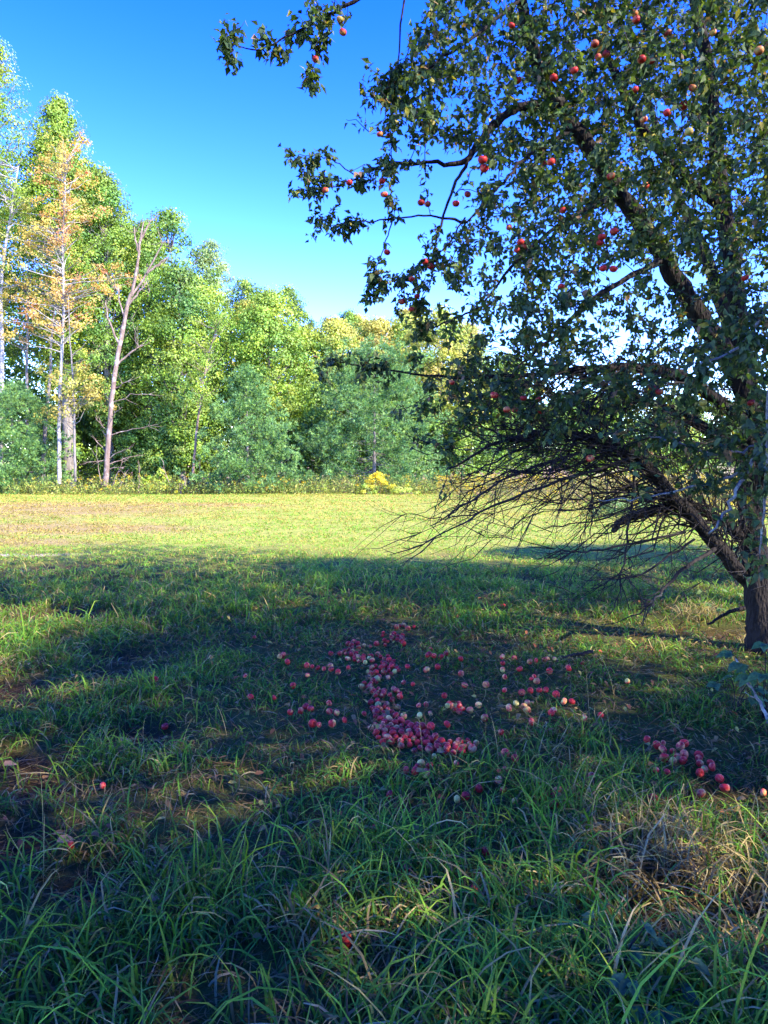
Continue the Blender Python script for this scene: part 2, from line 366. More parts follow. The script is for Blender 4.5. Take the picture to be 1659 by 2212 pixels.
def add_grass(y0, y1, dens, K, hmul, wmul, clump=True):
    x, y = scatter(y0, y1, dens)
    keep = R.uniform(0, 1, len(x)) > bare_f(x, y)*.93
    cn = vnoise(x, y, .42, 55, 2)
    keep &= R.uniform(0, 1, len(x)) < np.clip(.26 + 2.2*(cn-.33), .14, 1)
    x, y, cn = x[keep], y[keep], cn[keep]; n = len(x)
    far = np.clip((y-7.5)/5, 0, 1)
    tall = vnoise(x, y, 1.6, 77, 2); pf = pile_f(x, y)
    under = np.clip(1-np.abs(y-5.8)/2.2, 0, 1)*(x > -1.2)
    h = (.075 + .065*np.clip((3.8-y)/1.8, 0, 1) + .13*np.clip(tall-.35, -.2, 1) + .10*np.clip(cn-.5, 0, 1))*(1-.4*under); h = h*(1-.75*pf)
    hf = np.clip((y-10)/4, 0, 1); h = h*(1-hf) + (.055+.03*(cn-.4))*hf
    h = np.maximum(h, .03)*R.lognormal(0, .32, n)*hmul
    w = (.0064 + .0030*R.uniform(0, 1, n)**2 + .003*np.clip((3.4-y)/1.2, 0, 1)*R.uniform(0, 1, n))*wmul
    dr = dry_f(x, y); isd = R.uniform(0, 1, n) < dr
    g = GREENS[R.integers(0, len(GREENS), n)]; s = STRAWS[R.integers(0, len(STRAWS), n)]
    fg = FIELDG[R.integers(0, 4, n)]; fy = FIELDY[R.integers(0, 4, n)]
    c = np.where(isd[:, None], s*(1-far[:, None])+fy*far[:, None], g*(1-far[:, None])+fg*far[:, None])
    rf = red_f(x, y)[:, None]; c = c*(1-.6*rf) + np.array([.42, .25, .075])*.6*rf
    tone = .75 + .55*vnoise(x, y, .9, 91, 2); tone = tone*(1-.6*hf) + 1.0*.6*hf
    c = c*tone[:, None]*R.normal(1, .13, n)[:, None].clip(.6, 1.5)
    z = relief(x, y) - .01
    l0 = np.abs(R.normal(.22, .22, n)); l1 = np.abs(R.normal(1.65, .55, n))
    l0 = np.where(isd, l0+R.uniform(0, .7, n)*(1-far), l0) + .35*hf
    kink = np.where(R.uniform(0, 1, n) < .18, R.uniform(.5, 1.5, n), 0)
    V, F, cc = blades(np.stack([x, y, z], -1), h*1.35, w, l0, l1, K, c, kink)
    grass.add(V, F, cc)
add_grass(1.2, 3.4, 2900, 5, .92, 1.1)
add_grass(3.4, 6.2, 2100, 4, .92, 1.2)
add_grass(6.2, 10, 1100, 3, 1.0, 1.55)
add_grass(10, 16, 600, 2, 1.0, 2.0)
add_grass(16, 27, 260, 2, 1.05, 3.4)
add_grass(27, 44, 130, 2, 1.1, 6.0)
# upright seed stalks in the foreground
for y0_, y1_, dn in [(1.2, 4, 900), (4, 7, 500), (7, 11, 220)]:      # matted dead blades between the tufts
    x, y = scatter(y0_, y1_, dn*.9); n = len(x)
    V, F, cc = blades(np.stack([x, y, relief(x, y)+R.uniform(0, .025, n)], -1), R.uniform(.06, .2, n), R.uniform(.003, .006, n)*(1+.1*y0_), R.uniform(1.0, 1.6, n), R.normal(.1, .4, n), 3, np.array([(.21, .135, .042), (.13, .075, .025), (.28, .20, .07), (.10, .06, .02)])[R.integers(0, 4, n)])
    grass.add(V, F, cc)
x, y = scatter(1.5, 5, 5); n = len(x)
V, F, cc = blades(np.stack([x, y, relief(x, y)], -1), R.uniform(.2, .42, n), np.full(n, .003), np.abs(R.normal(.1, .15, n)), np.abs(R.normal(.4, .3, n)), 6, STRAWS[R.integers(0, 3, n)]*1.05)
grass.add(V, F, cc)
tag(grass.build('grass', M_GRASS), 'green and straw coloured grass covering the shaded foreground and sunlit mown field', 'grass', kind='stuff')

# ------------------------------------------------------------------ trees of the wood
LG = [(.155, .25, .026), (.20, .28, .03), (.12, .21, .026), (.25, .29, .034)]           # poplar greens
YG = [(.21, .29, .03), (.27, .32, .035), (.16, .26, .03), (.12, .22, .03)]                              # yellow green maples
DG = [(.07, .16, .03), (.10, .20, .03), (.055, .12, .03)]
OR = [(.46, .22, .06), (.46, .29, .06), (.44, .17, .07), (.38, .28, .06)]
YE = [(.38, .34, .06), (.34, .34, .06), (.42, .31, .07), (.28, .31, .05)]
PG = [(.19, .27, .09), (.23, .29, .10), (.15, .22, .075)]
def clusters_crown(cc, cr, per, size, pal, flat=.6, axis=None, jit=.18, rng=R):
    """leaf clumps: cc (N,3) centres, cr (N,) radii"""
    n = len(cc); per = (np.broadcast_to(per, n)*1.3).astype(int); idx = np.repeat(np.arange(n), per); m = len(idx)
    u = rdir(m, rng)*(rng.uniform(0, 1, m)**.45)[:, None]; u[:, 2] *= flat
    p = cc[idx] + u*cr[idx][:, None]
    ctr = cc.mean(0) if axis is None else np.stack([np.full(m, axis[0]), np.full(m, axis[1]), p[:, 2]], -1)
    out = nrm(p-ctr)
    up = nrm(out*.5 + u*.95 + rng.normal(0, .42, (m, 3)) + np.array([0, 0, .45]))
    d = nrm(np.cross(up, rdir(m, rng)) + np.array([0, 0, -.25]))
    L = size*.80*rng.uniform(.7, 1.35, m)
    V, F = leaf_batch(p, d, up, L, L*.72)
    pal = np.array(pal)*1.3; pc = (.5*pal[rng.integers(0, len(pal), n)] + .5*pal[(vnoise(cc[:, 0]+cc[:, 1]*.6, cc[:, 2], 2.2, 12, 2)*1.6*len(pal)-.3*len(pal)).clip(0, len(pal)-1).astype(int)])*(1 + rng.normal(0, jit, (n, 1))).clip(.55, 1.5)
    c = pc[idx]*rng.normal(1, .16, (m, 1)).clip(.5, 1.6)
    return V, F, rep(c, 4)
def envelope(t, kind):
    if kind == 'column': return np.sin(PI*np.clip(t, .0, 1)**.75)**.55
    if kind == 'round': return np.sin(PI*(t*.94+.05))**.7
    if kind == 'low': return np.clip(1.02-t**2.2, 0, 1)**.6
    return np.sin(PI*np.clip(t, 0, 1)**.6)**.7
def tree(name, label, cat, cx, top, bot, half, depth, pal, ncl, per, size, kind='column', bark=None, lean=0.0, group=None, trunk_r=None, spread=1.0, clr=1.0):
    base = P(cx, 1050, depth); base[2] = relief(np.array([base[0]]), np.array([base[1]]))[0] - .1
    z1 = P(cx, top, depth)[2]; z0 = max(P(cx, bot, depth)[2], .2); Rw = half*768/1659/711*depth
    H = z1-z0
    t = R.uniform(.0, 1, ncl)**.9; az = R.uniform(0, 2*PI, ncl)
    az = np.where(R.uniform(0, 1, ncl) < .35, -PI/2 + R.normal(0, .9, ncl), az)
    rho = np.sqrt(R.uniform(.12, 1, ncl)); rad = Rw*envelope(t, kind)*rho*(.78+.4*vnoise(az*1.3, t*6, 1, int(cx) % 97))*spread
    cc = np.stack([np.cos(az)*rad + lean*H*t, np.sin(az)*rad, z0 + t*H*.98 - base[2]], -1)
    cr = R.uniform(.55, 1.15, ncl)*clr*min(1.0, .35+Rw/5)
    root = empty(name, base); tag(root, label, cat, group)
    mb = MB(); V, F, c = clusters_crown(cc, cr, per, size, pal, axis=(0, 0)); mb.add(V, F, c); mb.build('crown', M_LEAF, root)
    tr = trunk_r or .10+.012*z1
    hh = z0 + H*.85 - base[2]
    kz = np.linspace(0, 1, 7)
    pts = np.stack([lean*H*np.clip((kz*hh-(z0-base[2]))/H, 0, 1) + R.normal(0, .06, 7)*(kz > 0), R.normal(0, .06, 7)*(kz > 0), kz*hh], -1)
    tb = MB(); tube(tb, pts, tr*(1-.88*kz), 8, 20); tb.build('trunk', bark or M_GREYBARK, root, True)
    k = R.choice(ncl, max(6, ncl//4), replace=False); e = cc[k]; nb = len(k)
    sz = np.clip(e[:, 2]-np.hypot(e[:, 0], e[:, 1])*R.uniform(.5, 1.1, nb), hh*.12, hh*.98)
    sx = np.interp(sz, pts[:, 2], pts[:, 0]); sy = np.interp(sz, pts[:, 2], pts[:, 1])
    st = np.stack([sx, sy, sz], -1); u = np.linspace(0, 1, 5)[None, :, None]
    pt = st[:, None]*(1-u) + e[:, None]*u; pt[:, :, 2] += (np.sin(u[..., 0]*PI)*.18)*np.linalg.norm(e-st, axis=1)[:, None]*-.5
    rr = (tr*.22*(1-.8*u[..., 0]))*np.ones((nb, 1))
    bb = MB(); V, F = tube_batch(pt, rr, 4); bb.add(V, F); bb.build('branches', bark or M_GREYBARK, root)['kind'] = 'stuff'
    return root
def copy_tree(src, loc, rz, sc, label, group):
    r = src.copy(); C.objects.link(r); r.location = loc; r.rotation_euler = (0, 0, rz); r.scale = (sc, sc, sc*1.02)
    r['label'] = label
    if group: r['group'] = group
    for ch in list(src.children):
        c = ch.copy(); C.objects.link(c); c.parent = r
    return r

tree('poplar_tree', 'tallest green poplar at the left edge of the wood', 'tree', -20, 25, 740, 125, 47, LG, 560, 66, .19, 'round')
tree('poplar_tree', 'tall green poplar with a pointed top behind the orange maple', 'tree', 150, 205, 850, 88, 49, LG, 430, 64, .19, 'round')
tree('poplar_tree', 'green poplar sloping down beside the bare dead tree top', 'tree', 240, 365, 930, 84, 50, LG+DG, 340, 62, .19, 'round')
tree('poplar_tree', 'shorter green tree right behind the bare dead tree', 'tree', 325, 470, 960, 62, 51, LG+DG, 230, 60, .18)
tree('maple_tree', 'leafy dark green tree in the shade between dead tree and pines', 'tree', 395, 575, 1015, 95, 49, DG+LG, 330, 60, .20, 'round')
tree('maple_tree', 'bright yellow green maple left of the blue green pine top', 'tree', 430, 600, 900, 95, 52, YG+LG, 270, 60, .20, 'round')
tree('poplar_tree', 'pale blue green tall tree rising above the yellow maples', 'tree', 460, 518, 800, 66, 62, PG, 200, 60, .20, 'column')
tree('maple_tree', 'yellow green maple rising behind the pointed young pine', 'tree', 585, 625, 960, 100, 51, YG, 330, 62, .21, 'round')
gold = tree('maple_tree', 'golden yellow tree above the round pine', 'tree', 720, 688, 950, 90, 58, YE+YG, 260, 60, .22, 'round')
tree('maple_tree', 'pale orange yellow tree behind the round pine top', 'tree', 820, 690, 950, 80, 62, YE, 230, 56, .23, 'round')
tree('maple_tree', 'yellow green tree half hidden by hanging apple leaves', 'tree', 950, 665, 1000, 110, 57, YG+YE, 320, 60, .22, 'round')
tree('maple_tree', 'yellow green tree beyond the apple tree twigs', 'tree', 1090, 765, 1010, 95, 62, YG+LG, 240, 54, .23, 'round')
tree('maple_tree', 'low green tree seen through the middle of the apple tree', 'tree', 1250, 850, 1020, 110, 66, LG+YG, 240, 50, .25, 'round')
tree('maple_tree', 'low yellow tree seen between the twigs near apple trunk', 'tree', 1450, 880, 1025, 120, 70, YE+LG, 240, 50, .26, 'round')
tree('maple_tree', 'low green tree seen right of the apple trunk', 'tree', 1680, 870, 1025, 120, 72, LG, 220, 46, .26, 'round')

for cx_, dep_, sc_, lb_ in [(655, 60, 1.0, 'yellow green tree filling the skyline between maple and golden tree'), (770, 64, 1.06, 'yellow green tree between the two golden crowns'), (880, 63, 1.1, 'yellow green tree beside the hanging apple twigs'), (1010, 66, 1.0, 'yellow green tree just behind the lowest apple leaves'), (540, 60, 1.15, 'green tree behind the yellow green maple')]:
    q_ = P(cx_, 1050, dep_); copy_tree(gold, (q_[0], q_[1], -.1), cx_*.7, sc_*dep_/58*.93, lb_, None)
# orange maple: sparse, in separate tiers on a thin pale trunk
def tiered(name, label, cx0, cx1, depth, tiers, pal, trunk, rad, bark, size=.15):
    base = P(trunk[0][0], 1045, depth); base[2] = -.05
    root = empty(name, base); tag(root, label, 'tree')
    mb = MB(); allc = []
    for (x, y, rx, ry, n, pl) in tiers:
        n = int(n*1.7); q = R.normal(0, .62, (n, 2)).clip(-1.5, 1.5); dep = depth + R.normal(0, .9, n)
        c = P(x + q[:, 0]*rx, y + q[:, 1]*ry, dep) - base
        V, F, cl = clusters_crown(c, R.uniform(.22, .55, n), 26, size, pl, flat=.75); mb.add(V, F, cl); allc.append(c)
    mb.build('crown', M_LEAF, root)
    tb = MB(); tp = np.array([P(a, b, depth) for a, b in trunk]) - base
    tube(tb, tp, np.linspace(rad, rad*.25, len(tp)), 8, 24, .012); tb.build('trunk', bark, root, True)
    e = np.concatenate(allc); e = e[::2]; nb = len(e)
    sz = np.clip(e[:, 2]-R.uniform(.3, 1.2, nb), .5, tp[:, 2].max()-.1)
    st = np.stack([np.interp(sz, tp[:, 2], tp[:, 0]), np.interp(sz, tp[:, 2], tp[:, 1]), sz], -1); u = np.linspace(0, 1, 5)[None, :, None]
    pt = st[:, None]*(1-u) + e[:, None]*u + R.normal(0, .05, (nb, 5, 3))*(u > 0)*(u < 1)
    bb = MB(); V, F = tube_batch(pt, (rad*.28*(1-.75*u[..., 0]))*np.ones((nb, 1)), 4); bb.add(V, F); bb.build('branches', bark, root)['kind'] = 'stuff'
    return root
YO = [(.35, .30, .06), (.38, .28, .06), (.28, .28, .06)]
tiered('maple_tree', 'orange leaved maple with a thin pale trunk at left of the wood', 60, 220, 43,
       [(140, 350, 50, 55, 34, OR+YO), (150, 450, 55, 60, 34, OR+YO), (100, 520, 70, 40, 26, OR+YO), (60, 500, 50, 30, 16, YO), (95, 640, 75, 50, 34, OR+YO), (70, 690, 70, 35, 22, YO+OR), (210, 600, 60, 35, 18, OR+YO), (160, 700, 40, 60, 12, OR)],
       OR, [(128, 1045), (128, 950), (130, 850), (135, 750), (138, 640), (135, 540), (140, 440), (142, 350)], .13, M_BIRCH)
tiered('maple_sapling', 'young yellow orange maple on a thin grey trunk beside the white birch trunk', 120, 240, 42.5,
       [(150, 820, 60, 40, 22, YO), (190, 790, 55, 40, 18, YO+LG), (130, 880, 40, 25, 12, YO), (200, 850, 35, 35, 10, YO)],
       YO, [(163, 1040), (161, 960), (160, 880), (156, 800), (150, 720), (148, 640)], .085, M_GREYBARK)
tiered('birch_tree', 'white trunked birch at the left edge behind the small pine', -20, 60, 44,
       [(-30, 380, 60, 60, 26, LG), (30, 440, 50, 40, 22, LG+YO), (-40, 560, 60, 60, 22, LG), (20, 620, 50, 35, 12, YO)],
       LG, [(0, 1045), (2, 900), (5, 760), (2, 640), (8, 560), (22, 470), (40, 360)], .16, M_BIRCH)
tiered('grey_trunk_tree', 'leaning grey trunked tree behind the pale birch stems', 80, 120, 45,
       [(120, 620, 50, 60, 18, LG), (150, 560, 40, 50, 14, LG)], LG, [(92, 1040), (97, 930), (108, 820), (112, 730), (125, 600)], .15, M_GREYBARK)
tiered('grey_trunk_tree', 'dark trunked tree above the small left pine', 50, 70, 46,
       [(60, 600, 50, 60, 18, DG), (40, 700, 40, 30, 10, DG)], DG, [(60, 1040), (60, 900), (58, 780), (62, 640)], .15, M_GREYBARK)
tiered('birch_sapling', 'slender forked sapling standing left of the pointed pine', 390, 480, 43,
       [(440, 770, 45, 50, 20, LG+YG), (470, 700, 40, 45, 16, LG), (410, 820, 35, 35, 10, YG), (450, 860, 30, 30, 8, LG)],
       LG, [(415, 1050), (422, 960), (430, 890), (440, 820), (455, 750), (475, 690)], .085, M_DEAD)

# rear and filler trees of the wood (copies)
rear0 = tree('forest_tree', 'dark green tree deep in the wood behind the front trees', 'tree', 300, 480, 1015, 120, 60, DG+LG, 260, 55, .25, 'column', group='trees deep in the wood')
b0 = np.array(rear0.location)
spots = [(-34, 56), (-27, 60), (-22, 55), (-17, 58), (-12, 62), (-8, 60), (-3, 62), (1, 66), (5, 70), (-30, 68), (-38, 64), (11, 74)]
for i, (x, y) in enumerate(spots):
    sc = {0: 1.25, 1: 1.3, 2: 1.1, 3: 1.0, 4: .8, 5: .75, 6: .68, 7: .62, 8: .55, 9: 1.4, 10: 1.4, 11: .5}[i]
    copy_tree(rear0, (x, y, 0), i*1.7, sc, 'dark green tree deep in the wood behind the front trees', 'trees deep in the wood')
shr0 = tree('understory_shrub', 'leafy green shrub in the dark gap under the dead tree', 'shrub', 330, 900, 1040, 75, 49, DG+LG, 110, 60, .19, 'low', trunk_r=.04)
for i, (x, y, s, lb) in enumerate([(-23.5, 50, 1.1, 'leafy shrub behind the left small pine'), (-18.5, 50.5, 1.0, 'leafy shrub behind the pale birch stems'), (-11.5, 51, 1.15, 'leafy shrub in the dark gap left of the pointed pine'),
                            (-5, 50.5, 1.1, 'leafy shrub in the gap between the two larger pines'), (6.5, 53, 1.0, 'leafy shrub right of the round pine'), (-27, 53, 1.5, 'tall shrub at the far left under the poplars'), (-20.5, 54, 1.5, 'tall shrub behind the grey leaning trunk'), (-15, 54, 1.5, 'tall shrub behind the foot of the dead tree'), (-8, 54, 1.5, 'tall shrub behind the pointed pine'), (-1, 54, 1.4, 'tall shrub behind the left side of the round pine'), (3, 55, 1.4, 'tall shrub behind the right side of the round pine'), (-5.2, 57, 1.7, 'tall shrub deep in the gap between the two larger pines'), (-2.6, 58, 1.8, 'tall shrub showing through the left side of the round pine'), (1.0, 58, 1.8, 'tall shrub showing through the middle of the round pine'), (10, 58, 1.3, 'tall shrub under the tree beyond the apple twigs'), (15, 62, 1.4, 'tall shrub beyond the middle of the apple tree'), (21, 64, 1.5, 'tall shrub beyond the broken apple limb'), (27, 66, 1.5, 'tall shrub beyond the apple trunk'), (33, 66, 1.5, 'tall shrub right beyond the apple trunk')]):
    copy_tree(shr0, (x, y, 0), i*2.1+1, s, lb, None)

# ------------------------------------------------------------------ white pines
PN = np.array([(.14, .275, .07), (.18, .325, .075), (.095, .21, .065), (.22, .36, .075)])
def pine(name, label, cx, top, half, depth, nw, per, bot=1052, flat=.0, full=1.0, off=0):
    base = P(cx, bot, depth); base[2] = -.05; z1 = P(cx, top, depth)[2]; H = z1; Rw = half*768/1659/711*depth
    root = empty(name, base); tag(root, label, 'pine')
    tb = MB(); tube(tb, [(0, 0, 0), (.03, 0, H*.5), (0, .02, H)], [.028*H*.5+.03, .05, .008], 8, 14); tb.build('trunk', M_GREYBARK, root, True)
    bp, br, tuft, tdir, tout = [], [], [], [], []
    nbr = nw*11
    for w in range(nbr):
        t = ((w+R.uniform(0, 1))/nbr)**1.15; z = H*(.02+.94*t)
        prof = max((1-t)**.75*full if flat == 0 else (1-t**2.6)**.6, .05)
        az = R.uniform(0, 2*PI); Lb = Rw*prof*R.uniform(.7, 1.1)*(.85+.3*vnoise(az*1.4, t*5, 1., 30+off))
        up = .10 + .75*t + R.normal(0, .12)
        u = np.linspace(0, 1, 6)
        pt = np.stack([np.cos(az)*Lb*u, np.sin(az)*Lb*u, z + Lb*up*(u**1.3)*.8 - Lb*.12*np.sin(u*PI)], -1)
        bp.append(pt); br.append(.016*(1-.85*u)*(1.2-t))
        npl = max(2, int(1+Lb*1.6))
        for q_ in range(npl):
            uu = 1.0 if q_ == 0 else R.uniform(.35, 1.0)
            cpl = np.array([np.interp(uu, u, pt[:, i]) for i in range(3)]) + R.normal(0, .12+.08*Lb, 3)*np.array([1, 1, .6])
            m = int(per*1.35); o = rdir(m)*(R.uniform(.1, 1, m)**.4*R.uniform(.22, .40))[:, None]; o[:, 2] *= .8
            tout.append(nrm(o)); tuft.append(cpl+o); tdir.append(nrm(np.array([np.cos(az), np.sin(az), .6]) + o*3.5 + R.normal(0, .2, (m, 3))))
    bb = MB(); V, F = tube_batch(np.array(bp), np.array(br), 4); bb.add(V, F); bb.build('branches', M_GREYBARK, root)['kind'] = 'stuff'
    T = np.concatenate(tuft); D = np.concatenate(tdir); O = np.concatenate(tout); m = len(T); K = 9
    d = nrm(np.repeat(D, K, 0)*1.0 + rdir(m*K)*.85 + np.array([0, 0, .15])); L = np.repeat(R.uniform(.13, .22, m), K)*R.uniform(.8, 1.2, m*K)
    sd = nrm(np.cross(d, nrm(np.repeat(O, K, 0)+rdir(m*K)*.35+np.array([0, 0, .3]))))*.021; p0 = np.repeat(T, K, 0)
    V = np.stack([p0-sd, p0+sd, p0+d*L[:, None]], 1).reshape(-1, 3); F = np.arange(m*K*3).reshape(-1, 3)
    tone = vnoise(T[:, 0]*1.3+T[:, 2], T[:, 1]*1.3+T[:, 2], .9, 5+off)
    c = PN[R.integers(0, 4, m)]*(.75+.5*tone)[:, None]; c = np.repeat(c, K*3, 0)
    nb = MB(); nb.add(V, F, c); nb.build('needles', M_NEEDLE, root)
    return root
pine('white_pine', 'small bushy blue green pine at the left edge of the wood', 30, 835, 105, 43.5, 13, 12, flat=1, off=1)
pine('white_pine', 'pointed blue green young pine in the middle of the tree line', 535, 792, 114, 42.6, 14, 13, full=1.1, off=2)
pine('white_pine', 'broad rounded blue green pine left of the apple tree', 808, 748, 160, 46, 15, 13, flat=1, off=3)
pine('white_pine', 'dark pine top hidden between the birches and the dead tree', 185, 640, 60, 53, 9, 10, off=4)
pine('white_pine', 'slim blue green pine behind the bare dead tree', 345, 690, 55, 54, 9, 10, off=5)

# ------------------------------------------------------------------ the bare dead tree and broken stems
def twiggy(mb, start, end, r, depthj, nside, rng=R, droop=.1, sides=5, side_len=.3, jit=.03):
    n = 7; u = np.linspace(0, 1, n)[:, None]; L = np.linalg.norm(end-start)
    p = start*(1-u) + end*u + rng.normal(0, jit*L*.7, (n, 3))*(u > 0); p[:, 2] -= np.sin(u[:, 0]*PI)*droop*L
    V, F = tube_batch(p[None], (r*(1-.8*u[:, 0]))[None], sides); mb.add(V, F)
    for k in range(nside):
        i = rng.integers(2, n); q = p[i]; d = nrm(end-start); d = nrm(d + rng.normal(0, .6, 3)); l = L*side_len*rng.uniform(.4, 1.2)
        w = np.linspace(0, 1, 4)[:, None]; pp = q + d*l*w + rng.normal(0, .03*l, (4, 3))*(w > 0)
        V, F = tube_batch(pp[None], (r*.45*(1-.75*w[:, 0]))[None], 4); mb.add(V, F)
DD = 42.0
base = P(228, 1035, DD); base[2] = -.05
root = empty('dead_tree', base); tag(root, 'bare dead tree with peeling pinkish trunk and broken branches', 'tree')
tb = MB(); tube(tb, np.array([P(a, b, DD) for a, b in [(228, 1050), (234, 960), (243, 850), (252, 780), (265, 715), (275, 660), (288, 620), (297, 570), (303, 520), (310, 480)]])-base,
                [.17, .14, .13, .125, .12, .105, .09, .075, .06, .03], 10, 40, .012); tb.build('trunk', M_DEAD, root, True)
forks = [((284, 640), (318, 590), (345, 535), (358, 520)), ((303, 520), (318, 490), (330, 470)), ((276, 660), (302, 630), (318, 610)), ((318, 590), (350, 565), (365, 556)),
         ((300, 545), (292, 515), (290, 490)), ((258, 745), (235, 690), (228, 650)), ((250, 790), (285, 760), (305, 745)), ((262, 715), (270, 690), (258, 650), (255, 620))]
for f in forks:
    m = MB(); pts = np.array([P(a, b, DD+.02*i) for i, (a, b) in enumerate(f)])-base
    tube(m, pts, np.linspace(.075, .02, len(f)), 6, 12, .02)
    for i in range(5): twiggy(m, pts[-1]*(.4+.1*i)+pts[-2]*(.6-.1*i), pts[-1] + R.normal(0, .5, 3)+np.array([0, 0, .5]), .02, 0, 2)
    m.build('branch', M_DEAD, root, True)
for (a, b, c_, d_) in [(247, 868, 320, 850), (240, 940, 335, 922), (238, 990, 290, 965), (236, 1003, 300, 985), (234, 1015, 268, 1010), (240, 945, 205, 900), (236, 985, 195, 940), (243, 900, 262, 880), (246, 880, 225, 850),
                       (234, 995, 180, 1002), (250, 838, 300, 815), (238, 960, 218, 925)]:
    m = MB(); twiggy(m, P(a, b, DD)-base, P(c_, d_, DD+R.uniform(-.8, .8))-base, .035, 0, 5, droop=-.05); m.build('branch', M_DEAD, root, True)
for i, (a, b, c_, d_, lb) in enumerate([(222, 1050, 208, 985, 'thin broken stem leaning just left of the dead tree foot'), (236, 1045, 262, 1000, 'short pale broken stem at the right foot of the dead tree'), (300, 1045, 300, 1002, 'pale snapped sapling right of the dead tree'),
                        (250, 1045, 275, 1020, 'low dead branch stub leaning out beside the dead tree'), (430, 1055, 432, 985, 'dry brown stem in front of the pointed pine'), (372, 1045, 350, 1000, 'slanting pale stem under the bright sumac')]):
    bs = P(a, b, 42.0); bs[2] = 0
    r2 = MB(); twiggy(r2, np.zeros(3), P(c_, d_, 42.0)-bs, .04, 0, 5, droop=0); o = r2.build('broken_stem', M_DEAD, None, True); o.location = bs; tag(o, lb, 'dead stem')

# ------------------------------------------------------------------ weeds, goldenrod and the rough meadow
def weeds(x, y, h, tops, pal, K=6):
    """plants of upright stems with small leaves; returns a mesh builder"""
    n = len(x); mb = MB(); z = relief(x, y)
    p0 = np.stack([x, y, z], -1); tip = p0 + np.stack([R.normal(0, .15, n)*h, R.normal(0, .15, n)*h, h], -1)
    u = np.linspace(0, 1, 3)[None, :, None]; pt = p0[:, None]*(1-u)+tip[:, None]*u
    V, F = tube_batch(pt, np.full((n, 3), .006), 3, False); mb.add(V, F, (.14, .14, .05))
    m = n*K; idx = np.repeat(np.arange(n), K); t = R.uniform(.1, 1, m); q = p0[idx]*(1-t[:, None])+tip[idx]*t[:, None]
    d = nrm(rdir(m)+np.array([0, 0, .3])); L = R.uniform(.08, .17, m)*1.1
    V, F = leaf_batch(q, d, nrm(rdir(m)+np.array([0, -.2, 1])), L, L*.4)
    pal = np.array(pal); mb.add(V, F, rep(pal[R.integers(0, len(pal), m)]*R.normal(1, .2, (m, 1)).clip(.5, 1.5), 4))
    yk = tops > R.uniform(0, 1, n)
    if yk.any():
        tt = tip[yk]; k = len(tt); KK = 14; idx = np.repeat(np.arange(k), KK); q = tt[idx] + R.normal(0, 1, (k*KK, 3))*np.array([.07, .07, .06])
        L = R.uniform(.05, .09, k*KK)
        V, F = leaf_batch(q, rdir(k*KK), rdir(k*KK), L, L*.7)
        yp = np.array([(.62, .42, .02), (.70, .50, .03), (.50, .36, .03)]); mb.add(V, F, rep(yp[R.integers(0, 3, k*KK)], 4))
    return mb
WP = [(.28, .36, .06), (.34, .38, .06), (.20, .30, .05), (.42, .38, .10)]
n = 2600; x = R.uniform(-30, 7, n); y = 40.2 + R.uniform(0, 3.4, n) + 1.2*(vnoise(x, x*0, 4, 3)-.5); h = 1.35*R.uniform(.25, .8, n)*(.5+1.0*vnoise(x, y, 2.5, 9)) + .2*np.clip((y-42)/3, 0, 1)
weeds(x, y, h, np.where(vnoise(x, y, 3, 14) > .52, .16, .02), WP).build('weed_strip', M_WEED)
tag(bpy.data.objects['weed_strip'], 'strip of tall weeds and ferns along the foot of the wood', 'weeds', kind='stuff')
# rough goldenrod meadow behind the apple tree: nearer towards the right
n = 5800; x = R.uniform(3, 34, n); y = R.uniform(21, 52, n)
edge = np.interp(x, [2, 5, 9, 14, 20, 34], [41, 34, 25.5, 23, 22.5, 22]) + 1.5*(vnoise(x, y, 3, 71)-.5)
k = (y > edge) & (x < .62*y+3); x, y = x[k], y[k]; n = len(x)
h = (R.uniform(.35, .8, n)*(.7+.7*vnoise(x, y, 2.5, 19)))*np.clip(.45+(y-np.interp(x, [2, 5, 9, 14, 20, 34], [41, 34, 25.5, 23, 22.5, 22]))/4, .4, 1.25)
weeds(x, y, h, np.clip((vnoise(x, y, 3, 24)-.42)*3.2, .03, .7), [(.40, .33, .11), (.30, .31, .08), (.45, .34, .13), (.22, .28, .06), (.36, .24, .12)], 7).build('goldenrod_meadow', M_WEED)
tag(bpy.data.objects['goldenrod_meadow'], 'rough meadow of goldenrod and tall dry grass beyond the apple tree', 'meadow', kind='stuff')
def bush(name, label, cat, cx, cy, half, hpx, depth, pal, ncl, per, size, mtl=None, stems=7):
    b = P(cx, cy, depth); b[2] = relief(b[:1], b[1:2])[0]
    s = 768/1659/711*depth; Rw = half*s; H = hpx*s
    root = empty(name, b); tag(root, label, cat)
    az = R.uniform(0, 2*PI, ncl); rr = np.sqrt(R.uniform(0, 1, ncl))*Rw; zz = H*np.sqrt(np.clip(1.02-(rr/Rw)**2, 0, 1))*R.uniform(.35, .95, ncl)
    cc = np.stack([np.cos(az)*rr, np.sin(az)*rr*.8, zz], -1)
    mb = MB(); V, F, c = clusters_crown(cc, np.full(ncl, .22*min(1, Rw)), per, size, pal); mb.add(V, F, c); mb.build('foliage', mtl or M_WEED, root)
    sb = MB()
    for k in R.choice(ncl, min(stems, ncl), replace=False): tube(sb, [(0, 0, -.05), cc[k]*np.array([.4, .4, .5]), cc[k]], [.02, .014, .006], 5, 6)
    sb.build('stems', M_DEAD, root, True)
    return root
GY = [(.62, .46, .02), (.66, .52, .03), (.48, .40, .03), (.34, .36, .04)]
bush('goldenrod', 'tall bright yellow goldenrod clump in front of the round pine', 'goldenrod', 820, 1052, 34, 48, 41, GY, 34, 40, .11)
bush('goldenrod', 'low goldenrod clump left of the tallest yellow one', 'goldenrod', 795, 1064, 24, 26, 40, GY+WP, 16, 36, .11)
